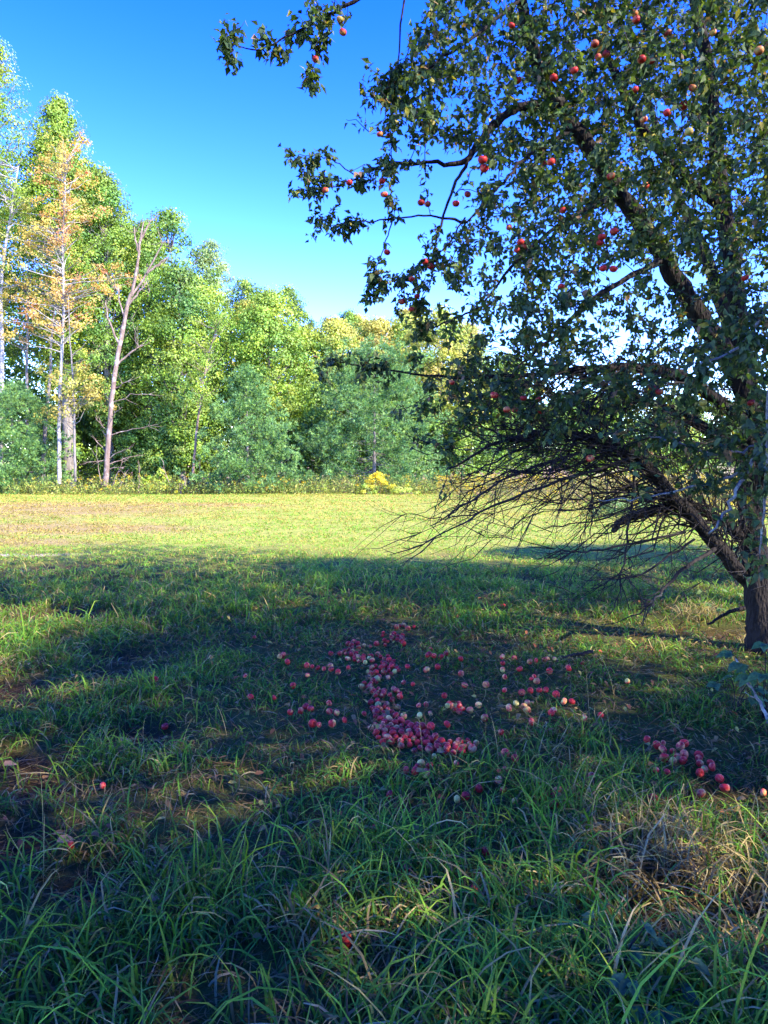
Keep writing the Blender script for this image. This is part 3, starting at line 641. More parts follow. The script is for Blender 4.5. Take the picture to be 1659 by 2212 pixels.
bush('goldenrod', 'low wide goldenrod clump right of the tallest yellow one', 'goldenrod', 868, 1064, 34, 26, 40, GY+WP, 20, 36, .11)
bush('goldenrod', 'goldenrod spike among the weeds under the sumac', 'goldenrod', 390, 1066, 10, 36, 40.5, GY+WP, 12, 26, .10)
bush('goldenrod', 'bright goldenrod clump seen under the lowest apple limb', 'goldenrod', 1400, 1098, 36, 48, 24, GY, 26, 44, .07)
bush('meadow_shrub', 'low dark green shrub below the bright goldenrod clump', 'shrub', 1380, 1118, 95, 50, 23, [(.08, .14, .04), (.11, .18, .05), (.15, .19, .07)], 60, 44, .08)
bush('sumac', 'bright green sumac bush right of the dead tree', 'shrub', 340, 1045, 40, 58, 42.5, [(.28, .38, .05), (.33, .40, .05), (.22, .34, .05)], 22, 26, .22, M_LEAF)
bush('weed_bush', 'pale green leafy weed between the two larger pines', 'weeds', 690, 1058, 18, 34, 42, WP, 14, 26, .13)
bush('weed_bush', 'leafy weed at the foot of the pointed pine', 'weeds', 590, 1062, 26, 26, 42, WP, 14, 26, .13)
bush('weed_bush', 'brownish dry weed left of the tallest goldenrod', 'weeds', 745, 1058, 20, 36, 42, [(.36, .27, .13), (.30, .28, .10)], 14, 26, .10)

# distant earth bank beyond the meadow
bx = np.linspace(-30, 120, 60); by = np.linspace(78, 150, 24); BX, BY = np.meshgrid(bx, by)
BZ = np.clip((BY-78)/40, 0, 1)**.8*4.6*(.7+.6*vnoise(BX, BY, 18, 61)) - .3
ii = (np.arange(23)[:, None]*60 + np.arange(59)[None]).ravel()
bc = np.array([.30, .19, .12])*(.8+.5*vnoise(BX, BY, 6, 62))[..., None] + np.array([.02, .09, .0])*(vnoise(BX, BY, 9, 63) > .52)[..., None]
tag(link('hillside', mesh_from('hillside', np.stack([BX, BY, BZ], -1).reshape(-1, 3), np.stack([ii, ii+1, ii+61, ii+60], -1), bc.reshape(-1, 3), True), M_GROUND), kind='structure')

# ------------------------------------------------------------------ the apple tree
AT = np.array([P(1640, 1395, 6.3)[0], 6.3, 0.0])
apple_tree = empty('apple_tree', AT); tag(apple_tree, 'large old apple tree with red apples filling the right side', 'apple tree')
nodes = []           # (points) of everything a twig may grow from
def limb(name, pts, sides=9, n=None, m=None, wob=.006, collect=True):
    a = np.array(pts, float); p = P(a[:, 0], a[:, 1], a[:, 2]) - AT
    mb = MB(); q, r = tube(mb, p, a[:, 3], sides, n or len(pts)*5, wob); o = mb.build(name, m or M_BARK, apple_tree, True)
    if collect: nodes.append(q[2:])
    return q
TR = limb('trunk', [(1662, 1430, 6.3, .27), (1653, 1385, 6.3, .165), (1641, 1310, 6.35, .125), (1629, 1210, 6.4, .115), (1624, 1100, 6.45, .108), (1626, 980, 6.5, .104), (1624, 880, 6.55, .098), (1605, 800, 6.55, .085)], 14, 40)
L1 = limb('limb', [(1640, 960, 6.55, .08), (1618, 870, 6.52, .09), (1570, 770, 6.5, .09), (1505, 675, 6.4, .085), (1452, 590, 6.35, .08), (1398, 500, 6.3, .076), (1330, 405, 6.2, .07), (1265, 310, 6.1, .066), (1215, 240, 6.0, .06), (1172, 170, 5.9, .05), (1142, 80, 5.8, .045), (1122, -20, 5.7, .04), (1095, -150, 5.5, .03), (1050, -300, 5.3, .015)])
L2 = limb('limb', [(1620, 900, 6.6, .10), (1592, 700, 6.65, .09), (1580, 560, 6.7, .08), (1560, 430, 6.8, .075), (1545, 300, 6.8, .065), (1530, 150, 6.8, .055), (1500, 0, 6.8, .045), (1470, -200, 6.8, .025)])
L3 = limb('limb', [(1562, 450, 6.8, .055), (1480, 385, 6.7, .05), (1408, 305, 6.6, .045), (1373, 250, 6.55, .042), (1342, 190, 6.5, .038), (1315, 120, 6.5, .03), (1300, 10, 6.4, .025), (1285, -140, 6.3, .012)])
L4 = limb('limb', [(1630, 960, 6.5, .09), (1720, 760, 6.8, .08), (1850, 540, 7.0, .07), (1930, 300, 7.2, .05), (1970, 0, 7.5, .03)])
L5 = limb('limb', [(1630, 1050, 6.4, .07), (1700, 900, 5.8, .06), (1740, 640, 5.2, .05), (1730, 330, 4.8, .035), (1680, 60, 4.5, .02), (1600, -160, 4.3, .01)])
L6 = limb('limb', [(1650, 1300, 6.5, .06), (1620, 1262, 6.42, .068), (1570, 1205, 6.3, .065), (1500, 1120, 6.15, .06), (1440, 1060, 6.0, .055), (1395, 1005, 5.9, .05), (1330, 962, 5.8, .038), (1200, 935, 5.7, .026), (1080, 955, 5.6, .016), (980, 1010, 5.5, .006)])
L7 = limb('broken_limb', [(1650, 1210, 6.55, .045), (1615, 1175, 6.45, .05), (1560, 1128, 6.3, .048), (1490, 1092, 6.2, .045), (1420, 1100, 6.1, .04), (1352, 1120, 6.0, .036), (1325, 1147, 5.95, .02)])
L8 = limb('limb', [(1650, 970, 6.6, .05), (1610, 915, 6.5, .06), (1500, 830, 6.3, .055), (1400, 795, 6.15, .045), (1250, 800, 6.0, .03), (1100, 812, 5.9, .018), (950, 812, 5.8, .011), (790, 792, 5.75, .006), (700, 780, 5.7, .003)])
L9 = limb('limb', [(1608, 820, 6.7, .07), (1530, 570, 7.5, .06), (1450, 380, 8.2, .045), (1390, 180, 8.7, .03), (1350, 0, 8.9, .015)])
L11 = limb('limb', [(1640, 1040, 6.5, .05), (1605, 985, 6.55, .06), (1480, 900, 6.9, .05), (1340, 850, 7.3, .035), (1200, 790, 7.6, .02), (1080, 760, 7.8, .008)])
L10 = limb('branch', [(1205, 238, 6.0, .042), (1140, 230, 5.95, .036), (1085, 255, 5.9, .032), (1040, 300, 5.85, .028), (1000, 350, 5.8, .022), (930, 352, 5.75, .014), (860, 353, 5.7, .012), (800, 365, 5.65, .009), (765, 388, 5.65, .006), (700, 408, 5.6, .004), (645, 412, 5.6, .002)])
LA = limb('branch', [(1108, -80, 5.65, .035), (1000, -100, 5.5, .028), (880, -55, 5.35, .020), (770, 0, 5.25, .014), (690, 42, 5.2, .010), (620, 78, 5.15, .007), (550, 108, 5.1, .005), (480, 85, 5.1, .002)])
for pts in [[(770, 380, 5.65, .005), (715, 345, 5.6, .004), (660, 335, 5.6, .003), (622, 352, 5.6, .002)],
            [(1010, 480, 5.9, .012), (930, 468, 5.8, .008), (850, 472, 5.75, .006), (760, 482, 5.7, .004), (690, 488, 5.7, .002)],
            [(1010, 345, 5.8, .016), (975, 420, 5.8, .012), (945, 520, 5.8, .010), (930, 600, 5.8, .006), (895, 680, 5.8, .003)],
            [(1005, 470, 5.8, .008), (955, 540, 5.75, .006), (890, 590, 5.7, .004), (815, 620, 5.7, .002)],
            [(700, 35, 5.2, .006), (690, 100, 5.2, .004), (660, 200, 5.2, .002)], [(880, -60, 5.35, .010), (860, 120, 5.4, .006), (845, 260, 5.5, .004), (845, 440, 5.5, .002)],
            [(1122, 0, 5.7, .018), (1010, 90, 5.6, .012), (920, 150, 5.5, .008), (850, 195, 5.5, .004), (790, 210, 5.5, .002)],
            [(1070, 650, 6.0, .012), (980, 690, 5.9, .008), (900, 720, 5.85, .004)], [(850, 470, 5.75, .006), (820, 560, 5.7, .004), (795, 640, 5.7, .002)],
            [(1240, 280, 6.05, .022), (1150, 330, 6.0, .016), (1080, 400, 5.9, .012), (1010, 480, 5.9, .008)],
            [(1340, 420, 6.2, .03), (1230, 470, 6.0, .02), (1120, 560, 5.9, .014), (1040, 660, 5.9, .008)],
            [(1430, 560, 6.3, .03), (1290, 640, 6.0, .022), (1180, 740, 5.8, .014), (1080, 830, 5.7, .006)]]:
    limb('branch', pts, 6, None, M_TWIG, .006)

for pts in [[(1720, 930, 4.7, .016), (1659, 958, 4.6, .014), (1612, 1020, 4.5, .013), (1570, 1098, 4.45, .011), (1536, 1158, 4.4, .006)], [(1720, 560, 4.6, .014), (1655, 660, 4.5, .012), (1600, 745, 4.45, .010), (1500, 800, 4.4, .006)], [(1665, 800, 4.3, .01), (1656, 1000, 4.3, .009), (1650, 1120, 4.3, .007), (1640, 1210, 4.3, .004)],
            [(1612, 1020, 4.5, .010), (1500, 1050, 4.5, .008), (1380, 1075, 4.5, .006), (1290, 1080, 4.5, .003)], [(1680, 950, 4.6, .012), (1560, 980, 4.6, .010), (1440, 950, 4.6, .007), (1380, 930, 4.6, .004)]]:
    limb('grey_branch', pts, 6, None, M_GREYTWIG, .008)

# twigs carrying leaves grow towards points spread through the crown
def inside(px, py, poly):
    poly = np.array(poly, float); x0, y0 = poly[:, 0], poly[:, 1]; x1, y1 = np.roll(x0, -1), np.roll(y0, -1); c = np.zeros(len(px), bool)
    for a, b, c_, d_ in zip(x0, y0, x1, y1):
        k = ((b > py) != (d_ > py)) & (px < (c_-a)*(py-b)/(d_-b+1e-9)+a); c ^= k
    return c
CROWN = [(960, -250), (960, -40), (900, 60), (860, 140), (840, 220), (860, 300), (1010, 330), (1050, 400), (1000, 460), (950, 540), (960, 620), (1000, 640), (1040, 720), (990, 790), (960, 880), (1040, 960), (1150, 990), (1300, 1000), (1450, 1010), (1560, 1040), (1700, 1060), (1720, 640), (1950, 560), (2000, -250)]
def sample_crown(n):
    out = []
    while sum(len(o) for o in out) < n:
        px = R.uniform(800, 2000, 4000); py = R.uniform(-250, 1000, 4000); k = inside(px, py, CROWN)
        w = np.ones(4000); w = np.where((px > 1230) & (py > 560) & (py < 800), .6, w); w = np.where((px > 1400) & (py > 760), .8, w)
        w = np.where((px < 1120) & (py < 760), .58, w); w = np.where(px > 1700, .28, w); w = np.where(py > 900, .5, w); w = np.where((py < 120) & (px < 1250), .7, w)
        k &= R.uniform(0, 1, 4000) < w
        px, py = px[k], py[k]
        lo = np.interp(px, [800, 1100, 1400, 1659, 2000], [5.2, 5.0, 4.6, 4.4, 4.6]); hi = np.interp(px, [800, 1100, 1400, 1659, 2000], [6.4, 7.4, 9.0, 9.4, 9.2])
        u = R.uniform(0, 1, len(px)); out.append(P(px, py, lo+(hi-lo)*u))
    return np.concatenate(out)[:n]
att = [sample_crown(4500)]
def along(pts, n, sp):
    a = np.array(pts, float); q = smooth_path(a, 40)[R.integers(0, 40, n)]; return P(q[:, 0], q[:, 1], q[:, 2]) + R.normal(0, sp, (n, 3))
for pts, n, sp in [([(760, 0, 5.25), (690, 42, 5.2), (620, 78, 5.15), (550, 100, 5.1), (480, 80, 5.1)], 46, .07), ([(700, 60, 5.2), (690, 100, 5.2), (660, 195, 5.2)], 14, .04), ([(770, 388, 5.65), (645, 412, 5.6)], 16, .06), ([(720, 345, 5.6), (625, 350, 5.6)], 14, .05),
                   ([(900, 355, 5.7), (780, 380, 5.7)], 16, .08), ([(860, 130, 5.4), (850, 260, 5.5), (845, 450, 5.5)], 26, .05), ([(850, 472, 5.75), (690, 488, 5.7)], 22, .07), ([(890, 590, 5.7), (800, 625, 5.7)], 16, .07), ([(950, 500, 5.8), (930, 600, 5.8), (890, 690, 5.8)], 34, .09),
                   ([(820, 560, 5.7), (795, 645, 5.7)], 14, .05), ([(960, 812, 5.8), (800, 795, 5.75), (700, 782, 5.7)], 34, .07), ([(1010, 690, 5.9), (890, 725, 5.85)], 22, .09), ([(900, 160, 5.5), (790, 215, 5.5)], 24, .09), ([(1000, 880, 5.7), (950, 960, 5.6), (980, 1000, 5.5)], 16, .12), ([(900, 900, 5.7), (1000, 860, 5.7)], 14, .1)]:
    att.append(along(pts, n, sp))
for pts, n, sp in [([(1690, 620, 4.6), (1600, 745, 4.45), (1500, 800, 4.4)], 26, .10), ([(1680, 940, 4.6), (1612, 1020, 4.5), (1540, 1150, 4.4)], 16, .10), ([(1680, 950, 4.6), (1560, 980, 4.6), (1380, 930, 4.6)], 34, .10), ([(1612, 1020, 4.5), (1500, 1050, 4.5), (1300, 1080, 4.5)], 10, .08), ([(1662, 820, 4.3), (1650, 1120, 4.3), (1640, 1210, 4.3)], 14, .08), ([(1640, 700, 4.8), (1580, 900, 4.9)], 30, .2)]:
    att.append(along(pts, n, sp))
# apples hanging in the tree (positions measured in the photograph)
HANG = [(735, 42), (741, 70), (681, 128), (1042, 345), (1046, 364), (820, 290), (841, 293), (905, 240), (924, 441), (909, 438), (826, 391), (830, 420), (755, 395), (703, 411), (1190, 350), (1176, 354), (1168, 364), (1285, 95), (1300, 113), (1292, 124), (1309, 117),
        (1370, 30), (1374, 43), (1386, 129), (1441, 244), (1488, 285), (1497, 190), (1476, 229), (1372, 194), (1391, 258), (1408, 132), (1300, 512), (1297, 524), (1326, 500), (1303, 580), (1325, 581), (1212, 620), (1100, 491), (1124, 523), (1133, 533), (1117, 541), (918, 566),
        (930, 576), (889, 603), (901, 640), (868, 652), (889, 668), (836, 545), (1068, 854), (1131, 860), (1163, 863), (1094, 885), (1113, 887), (1168, 888), (1409, 837), (1424, 846), (1518, 870), (1622, 870), (1540, 70), (1105, 55), (1119, 174), (1196, 168), (1240, 152),
        (1320, 381), (1393, 402), (1216, 455), (1275, 990), (976, 826), (1443, 72), (1610, 600), (1640, 110), (1010, 420), (985, 440)]
hp = np.array(HANG, float)
hd = np.interp(hp[:, 0], [650, 900, 1100, 1400, 1659], [5.15, 5.6, 5.4, 5.0, 4.8]) + R.uniform(-.15, .25, len(hp)); hd[0:3] = 5.1; hd -= np.where(hp[:, 0] > 960, .35, 0)
HP = P(hp[:, 0], hp[:, 1], hd)
att.append(HP + np.array([0, 0, .075])); na = len(HP)
A = np.concatenate(att) - AT
special = np.zeros(len(A), bool); special[-na:] = True
Nd = np.concatenate(nodes)
d0 = np.array([np.min(np.sum((Nd-a)**2, 1)) for a in A]); order = np.argsort(d0)
cap = len(Nd) + len(A)*4 + 10; NN = np.full((cap, 3), 1e6); NN[:len(Nd)] = Nd; cnt = len(Nd)
tw_p, tw_r = [], []
lf_p, lf_d = [], []
for i in order:
    a = A[i]; dd = np.sum((NN[:cnt]-a)**2, 1); j = int(np.argmin(dd)); s = NN[j]; L = math.sqrt(dd[j])
    u = np.linspace(0, 1, 5)[:, None]; p = s*(1-u)+a*u; p[1:-1] += R.normal(0, .05*L+.004, (3, 3)); p[:, 2] += np.sin(u[:, 0]*PI)*.12*L
    tw_p.append(p); r0 = min(.0025+.006*L, .009); tw_r.append(r0*(1-.7*u[:, 0])+.0006)
    NN[cnt:cnt+4] = p[1:]; cnt += 4
    nl = R.integers(8, 21) if not special[i] else 6
    t = R.uniform(max(0., 1-.32/max(L, .05)), 1.0, nl); base_ = np.stack([np.interp(t, u[:, 0], p[:, k]) for k in range(3)], -1)
    lf_p.append(base_ + R.normal(0, .022, (nl, 3))); ax = nrm(a-s)
    lf_d.append(nrm(R.normal(0, .75, (nl, 3)) + ax*.35 + np.array([0, 0, -.45])))
tb = MB(); V, F = tube_batch(np.array(tw_p), np.array(tw_r), 3); tb.add(V, F); o = tb.build('leafy_twigs', M_TWIG, apple_tree); o['kind'] = 'stuff'
lp = np.concatenate(lf_p); ld = np.concatenate(lf_d); m = len(lp)
lu = nrm(R.normal(0, .6, (m, 3)) + np.array([0, 0, .9])); L = R.uniform(.034, .072, m); cu = R.uniform(0, .45, m)
APL = .95*np.array([(.045, .082, .028), (.065, .11, .030), (.034, .062, .026), (.095, .13, .04), (.055, .085, .045)])
lc = APL[R.integers(0, 5, m)]*R.normal(1, .2, (m, 1)).clip(.5, 1.6)
yl = R.uniform(0, 1, m); lc[yl < .035] = (.30, .25, .05); lc[(yl > .035) & (yl < .07)] = (.20, .12, .06)
cold = np.linalg.norm(lp + AT - np.array([0, 0, EYE]), axis=1)
xr = (lp[:, 0]+AT[0])/(lp[:, 1]+AT[1]); zr = (lp[:, 2]+AT[2]-EYE)/(lp[:, 1]+AT[1])
vis = (np.abs(xr) < .53) & (zr < .62) & (zr > -.7)
near = np.zeros(m, bool); near[np.argsort(np.where(vis, cold/L, 1e9))[:300]] = True
fb = MB(); V, F = leaf_batch(lp[~near], ld[~near], lu[~near], L[~near], L[~near]*.62, SLEAF_T, SLEAF_F, cu[~near]); fb.add(V, F, rep(lc[~near], 5))
o = fb.build('foliage', M_APLEAF, apple_tree, True); o['kind'] = 'stuff'
for i in np.where(near)[0]:
    V, F = leaf_batch(lp[i:i+1], ld[i:i+1], lu[i:i+1], L[i:i+1], L[i:i+1]*.62, LEAF_T, (LEAF_F3, LEAF_F4), cu[i:i+1])
    o = link('leaf', mesh_from('leaf', V-lp[i], F, rep(lc[i:i+1], 8), True), M_APLEAF, apple_tree); o.location = lp[i]

# bare dead twigs sweeping down and left below the leaves
srcs = np.concatenate([L6[6:], L8[3:26], L7[4:14], L11[3:], L1[2:10]])
dt = MB()
def dead_twig(s, e, r, ns, droop):
    twiggy(dt, s, e, r, 0, ns, droop=droop, sides=4, side_len=.3, jit=.055)
for i in range(125):
    ex = R.uniform(930, 1560); lo = np.interp(ex, [900, 950, 1100, 1250, 1400, 1500, 1580], [1100, 1120, 1060, 1070, 1100, 1100, 1090]); ey = R.uniform(720, lo)
    e = P(ex, ey, R.uniform(5.0, 6.8)) - AT
    c_ = srcs + AT; k = np.where((c_[:, 0] > e[0]+AT[0]+.3) & (np.linalg.norm(srcs-e, axis=1) < 1.9))[0]
    if len(k) == 0: continue
    dead_twig(srcs[R.choice(k)], e, R.uniform(.004, .010), R.integers(2, 6), R.uniform(-.10, .10))
trunk_s = np.concatenate([L6[4:20], L7[6:22], L11[4:14], L5[2:10], TR[12:34]])
for i in range(85):                                   # crooked dead twigs and suckers screening the trunk
    e = P(R.uniform(1180, 1670), R.uniform(930, 1310), R.uniform(5.0, 6.8)) - AT
    k = np.where((np.linalg.norm(trunk_s-e, axis=1) < 1.3))[0]
    if len(k) == 0: continue
    dead_twig(trunk_s[R.choice(k)], e, R.uniform(.004, .011), R.integers(3, 7), R.uniform(-.15, .15))
for i in range(26):
    b_ = P(R.uniform(1470, 1670), R.uniform(1180, 1330), R.uniform(5.9, 6.5)) - AT; k = int(np.argmin(np.linalg.norm(trunk_s-b_, axis=1)))
    dead_twig(trunk_s[k], trunk_s[k]+np.array([R.normal(-.25, .25), R.normal(-.1, .2), R.uniform(.6, 1.5)]), R.uniform(.005, .012), 5, 0)
base_s = np.concatenate([L6[10:34], L8[6:22], L11[5:20]])
for i in range(48):                                    # long thin sprays reaching out to the left and down
    ex = R.uniform(890, 1330); ey = np.interp(ex, [890, 1000, 1100, 1330], [1130, 1130, 1110, 1120]) + R.normal(-20, 50)
    e = P(ex, ey, R.uniform(5.0, 6.3)) - AT; k = np.where((base_s[:, 0] > e[0]+.7) & (base_s[:, 2] > e[2]+.1) & (np.linalg.norm(base_s-e, axis=1) < 2.6))[0]
    if len(k) == 0: continue
    dead_twig(base_s[R.choice(k)], e, R.uniform(.006, .012), R.integers(4, 9), R.uniform(-.2, .1))
for pts, r in [(((1480, 1150, 6.1), (1290, 1190, 5.9), (1215, 1190, 5.8)), .013), (((1500, 1165, 6.1), (1380, 1240, 5.9), (1262, 1256, 5.8)), .012), (((1545, 1185, 6.2), (1460, 1240, 6.0), (1420, 1290, 5.9), (1385, 1292, 5.9)), .02),
               (((1375, 1000, 5.85), (1360, 1130, 5.8), (1345, 1230, 5.75), (1338, 1310, 5.7)), .014), (((1275, 960, 5.7), (1276, 1060, 5.7), (1275, 1170, 5.7)), .009), (((1380, 985, 5.8), (1200, 1040, 5.6), (1050, 1100, 5.5), (915, 1178, 5.4)), .016),
               (((1330, 962, 5.8), (1150, 1010, 5.6), (1000, 1090, 5.5), (930, 1140, 5.4)), .014), (((1200, 940, 5.7), (1060, 1000, 5.6), (960, 1080, 5.5)), .010), (((1440, 1060, 6.0), (1300, 1120, 5.8), (1175, 1140, 5.7)), .011), (((1350, 1230, 5.75), (1300, 1265, 5.7), (1240, 1290, 5.7)), .006),
               (((1345, 1240, 5.75), (1375, 1275, 5.7), (1392, 1330, 5.7)), .006), (((1030, 1110, 5.5), (940, 1120, 5.4), (868, 1108, 5.4)), .006), (((1070, 1060, 5.5), (1060, 1130, 5.5), (1000, 1188, 5.5)), .006)]:
    a = np.array(pts); p = P(a[:, 0], a[:, 1], a[:, 2])-AT; q, rr = tube(dt, p, np.linspace(r, r*.3, len(p)), 5, 14, .008)
    for k in range(7):
        i = R.integers(3, 14); dd = nrm(q[-1]-q[0]); twiggy(dt, q[i], q[i] + (nrm(dd+R.normal(0, .5, 3)))*R.uniform(.12, .4), r*.4, 0, 2, sides=4)
o = dt.build('dead_twigs', M_TWIG, apple_tree); o['kind'] = 'stuff'
# ------------------------------------------------------------------ apples
def apple_mesh(seed, stem=False, ns=12, nr=9):
    rg = np.random.default_rng(seed); th = np.linspace(0, PI, nr); ph = np.arange(ns)*2*PI/ns
    TH, PH = np.meshgrid(th, ph, indexing='ij')
    r = .031*(1 + .045*np.cos(5*PH)*np.clip((TH-1.9), 0, 1) + .06*np.sin(TH)**2)
    z = .031*np.cos(TH)*.92; z = z - .017*np.exp(-(np.sin(TH)/.33)**2)*np.sign(np.cos(TH))*np.where(np.cos(TH) > 0, 1, .55)
    k = 1 + .08*np.cos(TH)
    lop = 1 + .06*np.cos(PH-rg.uniform(0, 6))
    V = np.stack([r*np.sin(TH)*np.cos(PH)*k*lop, r*np.sin(TH)*np.sin(PH)*k*lop, z], -1).reshape(-1, 3)
    i = np.arange(nr-1)[:, None]*ns; a = np.arange(ns)[None]; b = (a+1) % ns
    F = np.stack([i+a, i+ns+a, i+ns+b, i+b], -1).reshape(-1, 4)
    return mesh_from('apple', V, F, None, True)
AM = [apple_mesh(s) for s in range(4)]
for me in AM: me.materials.append(M_APPLE)
sm = MB(); tube(sm, [(0, 0, .012), (.003, 0, .035), (.010, .002, .055)], [.0018, .0014, .002], 5, 6); STEM = mesh_from('stem', np.concatenate(sm.v), sm.f, None, True); STEM.materials.append(M_TWIG)
def place_apple(loc, blush, val, label, group, size, rot, stem=False):
    o = bpy.data.objects.new('apple', AM[R.integers(0, 4)]); C.objects.link(o)
    o.location = loc; o.rotation_euler = rot; o.scale = (size,)*3; o.color = (blush, val, 0, 1); tag(o, label, 'apple', group)
    if stem:
        s = bpy.data.objects.new('stem', STEM); C.objects.link(s); s.parent = o
    return o
def where(x, y):
    if x < 780 and y < 220: return 'on the overhanging branch at top left'
    if x < 900 and y > 500: return 'at the tip of the low hanging twigs over the yellow trees'
    if x < 960: return 'on the drooping outer twigs against the sky'
    if y > 780 and x < 1200: return 'low in the tree above the bare twigs'
    if y > 780: return 'low in the tree near the trunk'
    if y < 200 and x > 1260 and x < 1420: return 'high in the tree between the two upper limbs'
    if x > 1420: return 'in dense leaves above the trunk'
    if y < 300: return 'high in the tree around the upper limb'
    if y < 480: return 'beside the forking upper limb'
    return 'in the middle of the crown'
special_l = {3: 'upper of two large sunlit red apples against blue sky', 4: 'lower of two large sunlit red apples against blue sky', 25: 'single pale green apple in the dark upper leaves', 24: 'red apple above and left of the single green apple', 34: 'left one of two bright red apples side by side in mid crown', 35: 'right one of two bright red apples side by side in mid crown',
             36: 'orange red apple left below the side by side pair', 56: 'pale yellow apple low beside the trunk', 57: 'dark red apple near the trunk at the frame edge', 14: 'uppermost apple of the red trio under the forking limb', 66: 'lone small red apple low among the bare twigs', 67: 'lone red apple hanging over the round pine'}
for i, q in enumerate(HP):
    x, y = HANG[i]; pale = i in (25, 56); bl = .06 if pale else float(R.choice([.34, .42, .50, .24], p=[.3, .35, .2, .15]))
    if i in (3, 4, 34, 35, 24): bl = .5
    lb = special_l.get(i) or ('ripe red apple hanging ' + where(x, y)); gr = None if i in special_l else 'apples hanging ' + where(x, y)
    place_apple(q, bl, R.uniform(.4, .85)+(.3 if i in (3, 4, 34, 35) else 0), lb, gr, R.uniform(.68, .88)*(1.35 if i in (3, 4) else 1), (R.normal(0, .25), R.normal(0, .25), R.uniform(0, 6.3)), True)

# fallen apples: clusters measured in the photograph (x, y on the 1659 copy; spread; count)
FT, FB, NM, NB = 'at the far tip of the fallen apple drift', 'in the far bend of the fallen apple drift', 'in the narrow middle of the fallen apple drift', 'in the thick near bend of the fallen apple drift'
SL, SR, GT = 'scattered left of the fallen apple drift', 'scattered right of the fallen apple drift', 'in the loose group before the apple trunk'
CL = [(875, 1350, 14, 5, 5, FT), (858, 1368, 20, 7, 9, FT), (835, 1378, 22, 7, 7, FT), (785, 1388, 26, 9, 10, FB), (765, 1408, 22, 9, 11, FB), (800, 1418, 22, 9, 12, FB), (838, 1425, 14, 12, 15, FB), (815, 1444, 18, 8, 10, FB),
      (812, 1470, 20, 10, 10, NM), (838, 1490, 24, 12, 14, NM), (812, 1512, 18, 10, 8, NM), (850, 1535, 20, 12, 8, NM), (828, 1556, 16, 10, 9, NM), (850, 1575, 24, 14, 15, NB), (885, 1570, 26, 15, 13, NB), (910, 1595, 32, 15, 15, NB), (955, 1605, 28, 14, 9, NB),
      (1005, 1600, 30, 6, 10, 'on the right arm of the fallen apple drift'), (985, 1518, 18, 10, 8, 'in the side cluster right of the fallen apple drift'), (910, 1530, 22, 14, 4, 'in the side cluster right of the fallen apple drift'), (906, 1660, 12, 9, 6, 'in the small cluster below the drift'),
      (690, 1435, 50, 14, 10, SL), (700, 1550, 45, 22, 9, SL), (650, 1500, 60, 50, 7, SL), (1005, 1324, 20, 3, 8, 'in the sunlit patch beyond the drift'), (1078, 1307, 10, 2, 4, 'in the sunlit patch beyond the drift'),
      (935, 1430, 30, 22, 12, SR), (1130, 1450, 90, 45, 8, SR), (1110, 1520, 45, 25, 5, 'around the pale yellow apple'), (1210, 1480, 80, 40, 5, SR), (1060, 1500, 160, 90, 20, SR), (1240, 1420, 60, 22, 8, SR), (1000, 1680, 130, 50, 9, SR),
      (1440, 1618, 40, 18, 5, GT), (1480, 1610, 40, 18, 5, GT), (1540, 1630, 60, 24, 5, GT), (1470, 1655, 50, 24, 4, GT), (1580, 1690, 60, 34, 6, GT)]
SING = [(612, 1414, .5, 'red apple lying left of the drift beside a pale one'), (604, 1418, .15, 'pale apple touching a red one left of the drift'), (336, 1471, .5, 'lone red apple in the grass far left of the drift'), (357, 1556, .45, 'lone pink apple beside the bare soil patch'), (152, 1826, .46, 'red apple beside a curled dead leaf in the grass'), (455, 1422, .3, 'orange apple alone in the grass left of the drift'),
        (222, 1700, .4, 'half hidden red apple in the left grass'), (874, 1870, .55, 'dark pink apple in the long grass at bottom middle'), (1049, 1836, .5, 'lone red apple right of the dark pink apple'), (1024, 1918, .5, 'half hidden red apple below the lone red apple'), (1411, 1724, .52, 'large red apple before the dry grass tuft'), (938, 1632, .04, 'pale green apple at the near edge of the drift'), (1115, 1517, .04, 'pale yellow apple right of the drift'),
        (1035, 1700, .5, 'red apple in the grass below right of the drift'), (1112, 1634, .42, 'pink apple just right of the drift end'), (1190, 1720, .48, 'upper of two red apples near a dry stalk'), (1195, 1740, .5, 'lower of two red apples near a dry stalk'), (1088, 1703, .46, 'small red apple right of the grass dip'), (843, 1708, .44, 'reddish apple below the drift in dark grass'), (815, 1782, .5, 'small red apple sunk in grass below the drift'),
        (1277, 1678, .3, 'orange apple between drift and trunk group'), (1298, 1542, .45, 'small red apple under the bare twigs'), (550, 1375, .4, 'red apple at the far left above the drift'), (1160, 1686, .1, 'small pale apple right of the grass dip'), (745, 2025, .35, 'brownish apple in the nearest long grass'), (1050, 2145, .5, 'red apple at the very bottom of the frame'), (770, 1782, .3, 'orange apple left of the small sunk red one')]
pts, meta = [], []
for cx, cy, sx, sy, n, w in CL:
    for _ in range(n):
        a, b = R.normal(0, .8, 2); pts.append((cx+a*sx, cy+b*sy)); meta.append((None, w))
n_all = len(pts)
for x, y, bl, lb in SING: pts.append((x, y)); meta.append((bl, lb))
gp = G(np.array([p[0] for p in pts]), np.array([p[1] for p in pts]), .03)
gp[:, 2] = relief(gp[:, 0], gp[:, 1]) + .026
for it in range(60):                                   # push overlapping apples apart
    d = gp[:, None]-gp[None]; dd = np.linalg.norm(d, axis=2)+np.eye(len(gp)); ov = np.clip(.053-dd, 0, None); np.fill_diagonal(ov, 0)
    mv = (d/dd[..., None]*ov[..., None]*.4).sum(1); mv[:, 2] = np.abs(mv[:, 2])*.3; gp = gp+mv
gp[:, 2] = np.minimum(gp[:, 2], relief(gp[:, 0], gp[:, 1])+.055)
singles = list(range(n_all, len(pts)))
